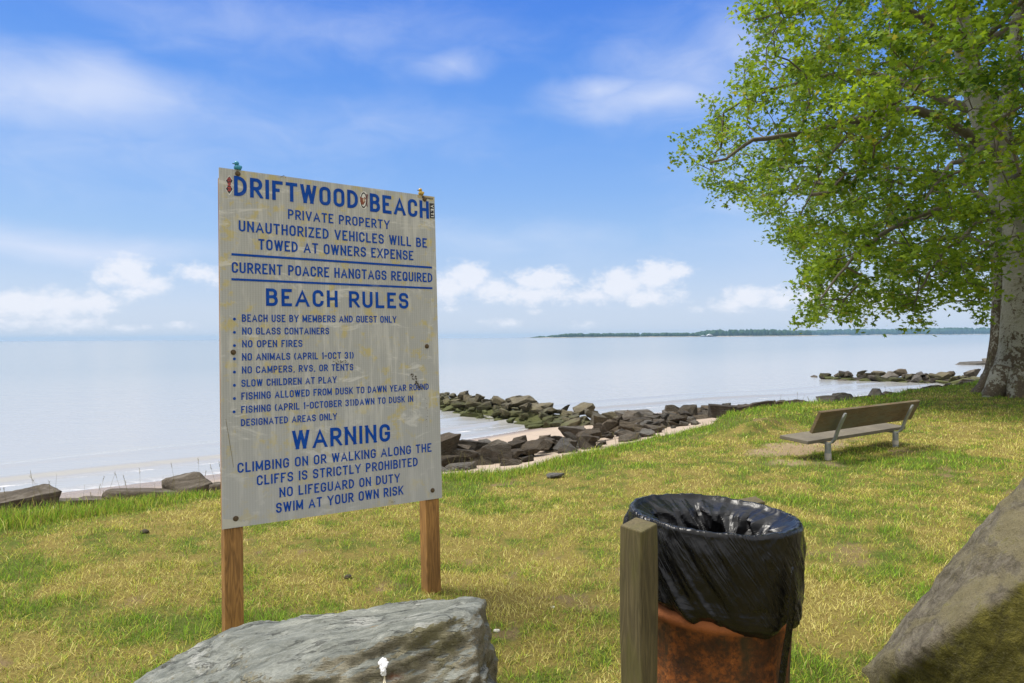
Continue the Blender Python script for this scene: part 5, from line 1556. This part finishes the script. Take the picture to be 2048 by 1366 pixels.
    def add_limb(Pw, ra, rb):
        Q, q = dense(Pw, list(np.linspace(ra, rb, len(Pw))), .3); Q = smoothpath(Q)
        Q = [p_ + Vector((rr.gauss(0, .02), rr.gauss(0, .02), rr.gauss(0, .02))) if 0 < i < len(Q) - 1 else p_ for i, p_ in enumerate(Q)]
        tube(bmB, Q, q, 9)
        for p_ in Q[1:]: nodes.append(p_)
    for L, ra, rb in limbs: add_limb(A3(L), ra * .72, rb * .8)
    T1, _ = dense(t1, r1, .5)
    for k in range(16):
        z0 = rr.uniform(4.2, 15.5)
        b = min(T1, key=lambda p_: abs(p_.z - z0))
        a = k * 2.4 + rr.uniform(-.4, .4); Ln = rr.uniform(3.5, 6.2) * (1 - .4 * ss(z0, 10, 16))
        if math.cos(a) < -.5 and z0 < 11: a += 1.8
        e = b + Vector((math.cos(a) * Ln, math.sin(a) * Ln, rr.uniform(.2, 2.0)))
        mid = b.lerp(e, .5) + Vector((0, 0, rr.uniform(.2, .8)))
        add_limb([b, mid, e], .08, .015)
    # clusters of foliage inside the crown
    Z_ = np.array([1.75, 2.6, 4.5, 6, 8, 10, 12, 15, 17.5]); R_ = np.array([5.4, 6.2, 6.8, 8.7, 8.2, 7.4, 7.2, 5.8, 2.4])
    yl = np.array([-600, -250, 0, 50, 88, 96, 104, 150, 200, 290, 330, 365, 400, 440, 480, 530, 580, 650, 690])
    xl = np.array([1640, 1530, 1470, 1500, 1560, 1590, 1500, 1450, 1425, 1365, 1362, 1392, 1490, 1540, 1560, 1612, 1600, 1602, 1612])
    xb = np.array([1300, 1600, 1650, 1700, 1735, 1770, 1830, 1880, 1905, 1940, 1965, 1990, 2010, 2060, 2200])
    yb = np.array([655, 648, 652, 640, 628, 622, 638, 612, 590, 628, 640, 610, 548, 520, 500])
    C3 = []
    n_try = 0
    while len(C3) < 2600 and n_try < 400000:
        n_try += 1
        z = rng.uniform(1.8, 17.3); Rm = float(np.interp(z, Z_, R_))
        q = rng.random() ** .5; a = rng.uniform(0, 2 * np.pi)
        if rng.random() > .22 + .78 * q ** 1.6: continue
        p_ = Vector((12.2 + q * Rm * math.cos(a), 16.6 + q * Rm * math.sin(a), z))
        if p_.y < 9.4: continue
        dlt = p_ - EYE; dp = dlt.dot(FW)
        px = CX + FPX * dlt.dot(RT) / dp; py = CY - FPX * dlt.dot(UP) / dp
        if px < np.interp(py, yl, xl) + rng.normal(0, 6) or py > np.interp(px, xb, yb) - 14 + rng.normal(0, 6): continue
        if px > 2300 and rng.random() < .55: continue
        if py < -260 and rng.random() < .45: continue
        nz = vnoise(np.array([[p_.x, p_.y, p_.z]]), .75, 211)[0]
        thin = (.42 if px < 1650 else .30)
        if nz < thin: continue
        C3.append(p_ - off)
    print('clusters', len(C3))
    NN = [np.array(p_[:]) for p_ in nodes]
    arr = np.zeros((len(NN) + 20000, 3)); arr[:len(NN)] = NN; cnt = len(NN)
    parent = [-1] * cnt; load = [0] * cnt
    Ca = np.array([c_[:] for c_ in C3])
    d0 = np.array([np.min(np.linalg.norm(arr[:cnt] - c_, axis=1)) for c_ in Ca])
    tips = []
    for i in np.argsort(d0):
        c_ = Ca[i]
        dd = np.linalg.norm(arr[:cnt] - c_, axis=1) + .35 * np.maximum(0, arr[:cnt, 2] - c_[2])
        j = int(np.argmin(dd)); a_ = arr[j]; L = np.linalg.norm(c_ - a_)
        n = max(1, int(L / .35)); prev = j
        bend = rng.normal(0, .10 * L, 3); bend[2] = abs(bend[2]) * .6 + .05 * L
        for k in range(1, n + 1):
            t = k / n
            p_ = a_ + (c_ - a_) * t + bend * math.sin(math.pi * t) + (rng.normal(0, .03, 3) if k < n else 0)
            arr[cnt] = p_; parent.append(prev); load.append(0); prev = cnt; cnt += 1
        tips.append(prev)
    for t in tips:
        k = t
        while k >= 0: load[k] += 1; k = parent[k]
    for k in range(cnt):
        if parent[k] >= 0:
            ra = .0058 * load[parent[k]] ** .5 if parent[parent[k]] >= 0 else .0058 * (load[k] + .5) ** .5
            rb = .0058 * load[k] ** .5
            tube(bmB, [arr[parent[k]], arr[k]], [min(ra, .05), min(rb, .05)], 5, False)
    mb, TB = material('sycamore_branch')
    nb = TB.noise(TB.obj, 9, 5, .7)
    finish(TB, TB.mix(nb, (0.035, 0.028, 0.020), (0.20, 0.175, 0.135)), .85)
    from_bm('branches', bmB, mb, root, True)
    # leaves: five-lobed, on sprays round each cluster centre
    ang = np.array([0, 22, 50, 70, 100, 128, 180, 232, 260, 290, 310, 338]) * np.pi / 180 + np.pi / 2 - 0
    radl = np.array([1.0, .50, .95, .55, .85, .42, .25, .42, .85, .55, .95, .50])
    tmpl = np.stack([radl * np.cos(ang), radl * np.sin(ang) + .0, 0 * ang], -1) * .5
    LP, LS = [], []
    for c_ in Ca:
        n = int(rng.uniform(46, 86))
        k = rng.integers(3, 6)
        dirs = rng.normal(0, 1, (k, 3)); dirs[:, 2] *= .55; dirs /= np.linalg.norm(dirs, axis=1)[:, None]
        ln = rng.uniform(.25, .62, k)
        w = rng.integers(0, k, n); t = rng.random(n) ** .7
        p_ = c_ + dirs[w] * (ln[w] * t)[:, None] + rng.normal(0, .085, (n, 3))
        p_[:, 2] -= .10 * t ** 2
        LP.append(p_)
    LP = np.concatenate(LP); n = len(LP)
    s = rng.uniform(.09, .185, n)
    nv = np.stack([rng.normal(0, .55, n), rng.normal(0, .55, n) - .1, np.abs(rng.normal(.75, .4, n))], -1)
    nv /= np.linalg.norm(nv, axis=1)[:, None]
    hd = rng.normal(0, 1, (n, 3)); hd[:, 2] -= .5
    u = hd - nv * (hd * nv).sum(1)[:, None]; u /= np.linalg.norm(u, axis=1)[:, None]
    v = np.cross(nv, u)
    V = LP[:, None, :] + s[:, None, None] * (tmpl[None, :, 0:1] * v[:, None, :] + (tmpl[None, :, 1:2] + .2) * u[:, None, :])
    V = V + nv[:, None, :] * (s[:, None] * (-.22) * (np.abs(tmpl[None, :, 0]) ** 1.0 + .35 * tmpl[None, :, 1] ** 2))[:, :, None]
    me = np_mesh('crown', V.reshape(-1, 3), np.arange(n * 12).reshape(n, 12), False)
    un = rng.random((n, 1)); cl = fbm(LP, .9, 2, 221)[:, None]
    f = np.clip(.65 * un + .9 * (cl - .32), 0, 1)
    lc = np.array([.050, .125, .009]) * (1 - f) + np.array([.32, .46, .034]) * f
    lc = np.where(rng.random((n, 1)) < .05, np.array([[.30, .30, .05]]), lc)
    set_attr(me, 'tint', np.repeat(np.concatenate([lc, np.ones((n, 1))], -1), 12, 0))
    ml, TL = material('sycamore_leaf')
    lc_ = TL.add('ShaderNodeAttribute', attribute_name='tint').outputs['Color']
    finish(TL, lc_, .55, spec=.3)
    tr_ = TL.add('ShaderNodeBsdfTranslucent'); TL.put(tr_.inputs[0], TL.mix(1.0, lc_, (1.25, 1.15, .7), 'MULTIPLY'))
    mx_ = TL.add('ShaderNodeMixShader'); mx_.inputs[0].default_value = .48
    TL.l.new(TL.b.outputs[0], mx_.inputs[1]); TL.l.new(tr_.outputs[0], mx_.inputs[2]); TL.l.new(mx_.outputs[0], TL.out.inputs[0])
    print('leaves', n)
    link('crown', me, ml, root)
make_tree()

# ------------------------------------------------------------------ the far shore
def make_far_shore():
    rng = np.random.default_rng(31)
    D1, D2 = 2100.0, 3400.0
    X = lambda px, D: (px - CX) / FPX * D
    # low land: two long banks of real width
    def land(name, x0, x1, D, depth, hgt, seed, label):
        xs = np.linspace(x0, x1, 260); t = np.linspace(0, 1, 9)
        XX = np.repeat(xs[:, None], 9, 1); e = np.sin(np.pi * np.clip((XX - x0) / (x1 - x0), 0, 1)) ** .15
        YY = D + (25 * (fbm(np.stack([XX, XX * 0], -1), .01, 3, seed) - .5)) + t[None, :] * depth + 0 * XX
        ZZ = WATER_Z - .3 + (hgt * ss(t[None, :], 0, .12) + .4 * hgt * t[None, :]) * np.clip((XX - x0) / 60, 0.12, 1)
        me = np_mesh(name, np.stack([XX, YY, ZZ], -1).reshape(-1, 3), grid_faces(260, 9), True)
        if me.polygons[0].normal.z < 0: me.flip_normals()
        m, T = material(name + '_soil')
        n = T.noise(T.mapping(T.obj, (.02, .02, .3)), 1.0, 5, .6)
        finish(T, T.mix(T.smooth(n, .4, .65), (0.16, 0.15, 0.085), (0.40, 0.32, 0.22)), .95)
        tag(link(name, me, m), label, 'shore', kind='structure')
    land('far_shore', X(1046, D1), X(1640, D1), D1, 260, 2.2, 3, 'low sandy point across the bay')
    land('distant_shore', X(1500, D2), X(2500, D2), D2, 500, 4.0, 5, 'hazier, more distant shore across the bay')
    # woods on it
    def woods(name, lumps, label, c0, c1):
        V, F = [], []; k = 0
        bm = bmesh.new(); bmesh.ops.create_icosphere(bm, subdivisions=2, radius=1)
        bv = np.array([v.co[:] for v in bm.verts]); bf = np.array([[v.index for v in f.verts] for f in bm.faces]); bm.free()
        for i, (x, y, z, w, h) in enumerate(lumps):
            d = 1 + .55 * (fbm(bv + i * 3.7, 1.7, 2, 231) - .5)
            p = bv * d[:, None] * np.array([w, w, h * .62]); p[:, 2] += z + h * .45
            V.append(p + np.array([x, y, 0])); F.append(bf + k); k += len(bv)
        me = np_mesh(name, np.concatenate(V), np.concatenate(F), False)
        m, T = material(name + '_leaves')
        n = T.noise(T.obj, .12, 4, .7)
        finish(T, T.mix(T.smooth(n, .3, .7), c0, c1), .95, spec=.1)
        tag(link(name, me, m), label, 'woods', kind='stuff')
    L = []
    for k in range(760):
        px = rng.uniform(1108, 1640)
        hh = 6.5 + 5.0 * ss(px, 1108, 1150) + 7.5 * ss(px, 1412, 1450) - 3.0 * ss(px, 1570, 1620)
        hh *= 1 - .35 * (abs(px - 1418) < 13)
        dpt = rng.uniform(40, 230)
        L.append((X(px, D1), D1 + dpt, WATER_Z + 1.5, rng.uniform(4, 9), hh * rng.uniform(.72, 1.12)))
    for k in range(34):
        px = rng.uniform(1062, 1108)
        L.append((X(px, D1), D1 + rng.uniform(30, 120), WATER_Z + .5, rng.uniform(4, 8), (1.5 + 3.5 * ss(px, 1062, 1085)) * rng.uniform(.6, 1.2)))
    woods('far_woods', L, 'dark low line of woods on the sandy point across the bay', (0.018, 0.045, 0.020), (0.055, 0.095, 0.040))
    L = []
    for k in range(620):
        px = rng.uniform(1500, 2300)
        hh = 19 + 7 * ss(px, 1560, 1750) + 4 * fbm(np.array([[px * .02, 0, 0]]), 1, 2, 9)[0] + 3 * ss(px, 1850, 1990)
        L.append((X(px, D2), D2 + rng.uniform(40, 420), WATER_Z + 3, rng.uniform(9, 20), hh * rng.uniform(.8, 1.08)))
    woods('distant_woods', L, 'long blue-green wooded shore fading behind the tree', (0.020, 0.050, 0.024), (0.05, 0.09, 0.045))
    # houses at the water's edge
    def house(px0, px1, hw, hr, y, wall_c, roof_c, label):
        x0, x1 = X(px0, D1), X(px1, D1); dpt = 9
        root = empty('waterside_house', ((x0 + x1) / 2, y, WATER_Z))
        tag(root, label, 'house')
        w = (x1 - x0) / 2
        bm = bmesh.new(); box(bm, -w, w, 0, dpt, 0, hw)
        wl = from_bm('wall', bm, plain('house_wall_%d' % px0, wall_c, .8), root)
        for k in range(3):
            bm = bmesh.new(); cx_ = -w + (k + .5) * 2 * w / 3
            box(bm, cx_ - .8, cx_ + .8, -.06, -.01, hw * .4, hw * .8); from_bm('window', bm, plain('pane_%d_%d' % (px0, k), (0.05, 0.06, 0.08), .2), root)
        bm = bmesh.new(); o = 1.2
        f = [bm.verts.new(q) for q in [(-w - o, -o, hw), (w + o, -o, hw), (0, -o, hw + hr), (-w - o, dpt + o, hw), (w + o, dpt + o, hw), (0, dpt + o, hw + hr)]]
        for q in [(0, 1, 2), (5, 4, 3), (0, 2, 5, 3), (2, 1, 4, 5), (1, 0, 3, 4)]: bm.faces.new([f[k] for k in q])
        from_bm('roof', bm, plain('house_roof_%d' % px0, roof_c, .6), root)
    house(1413, 1424, 4.2, 4.6, D1 - 8, (0.20, 0.10, 0.09), (0.85, 0.86, 0.88), 'white-roofed waterside house on the point across the bay')
    house(1402, 1411, 2.6, 2.2, D1 - 6, (0.30, 0.32, 0.36), (0.62, 0.66, 0.72), 'lower pale-roofed boathouse left of the white-roofed house')
    bm = bmesh.new(); x0, x1 = X(1399, D1), X(1429, D1)
    box(bm, x0, x1, D1 - 22, D1 - 11, WATER_Z + .5, WATER_Z + 1.6)
    for k in range(12):
        xx = x0 + (k + .5) * (x1 - x0) / 12
        box(bm, xx - .3, xx + .3, D1 - 21.5, D1 - 21, WATER_Z - 1, WATER_Z + .498)
    tag(from_bm('jetty_deck', bm, plain('tarred_timber', (0.03, 0.028, 0.03), .8)), 'dark timber landing stage in front of the far houses', 'landing stage')
make_far_shore()

# ------------------------------------------------------------------ the air over the bay
def make_haze(density):
    bm = bmesh.new()
    box(bm, -4700, 4700, -400, 4900, -4.5, 24)
    m = bpy.data.materials.new('haze'); m.use_nodes = True
    t = m.node_tree; t.nodes.clear()
    v = t.nodes.new('ShaderNodeVolumePrincipled'); v.inputs['Color'].default_value = (.42, .70, 1, 1); v.inputs['Density'].default_value = density; v.inputs['Anisotropy'].default_value = 0.0
    t.links.new(v.outputs[0], t.nodes.new('ShaderNodeOutputMaterial').inputs['Volume'])
    tag(from_bm('haze', bm, m), 'thin pale haze over the bay', 'haze', kind='stuff')
make_haze(0.00013)
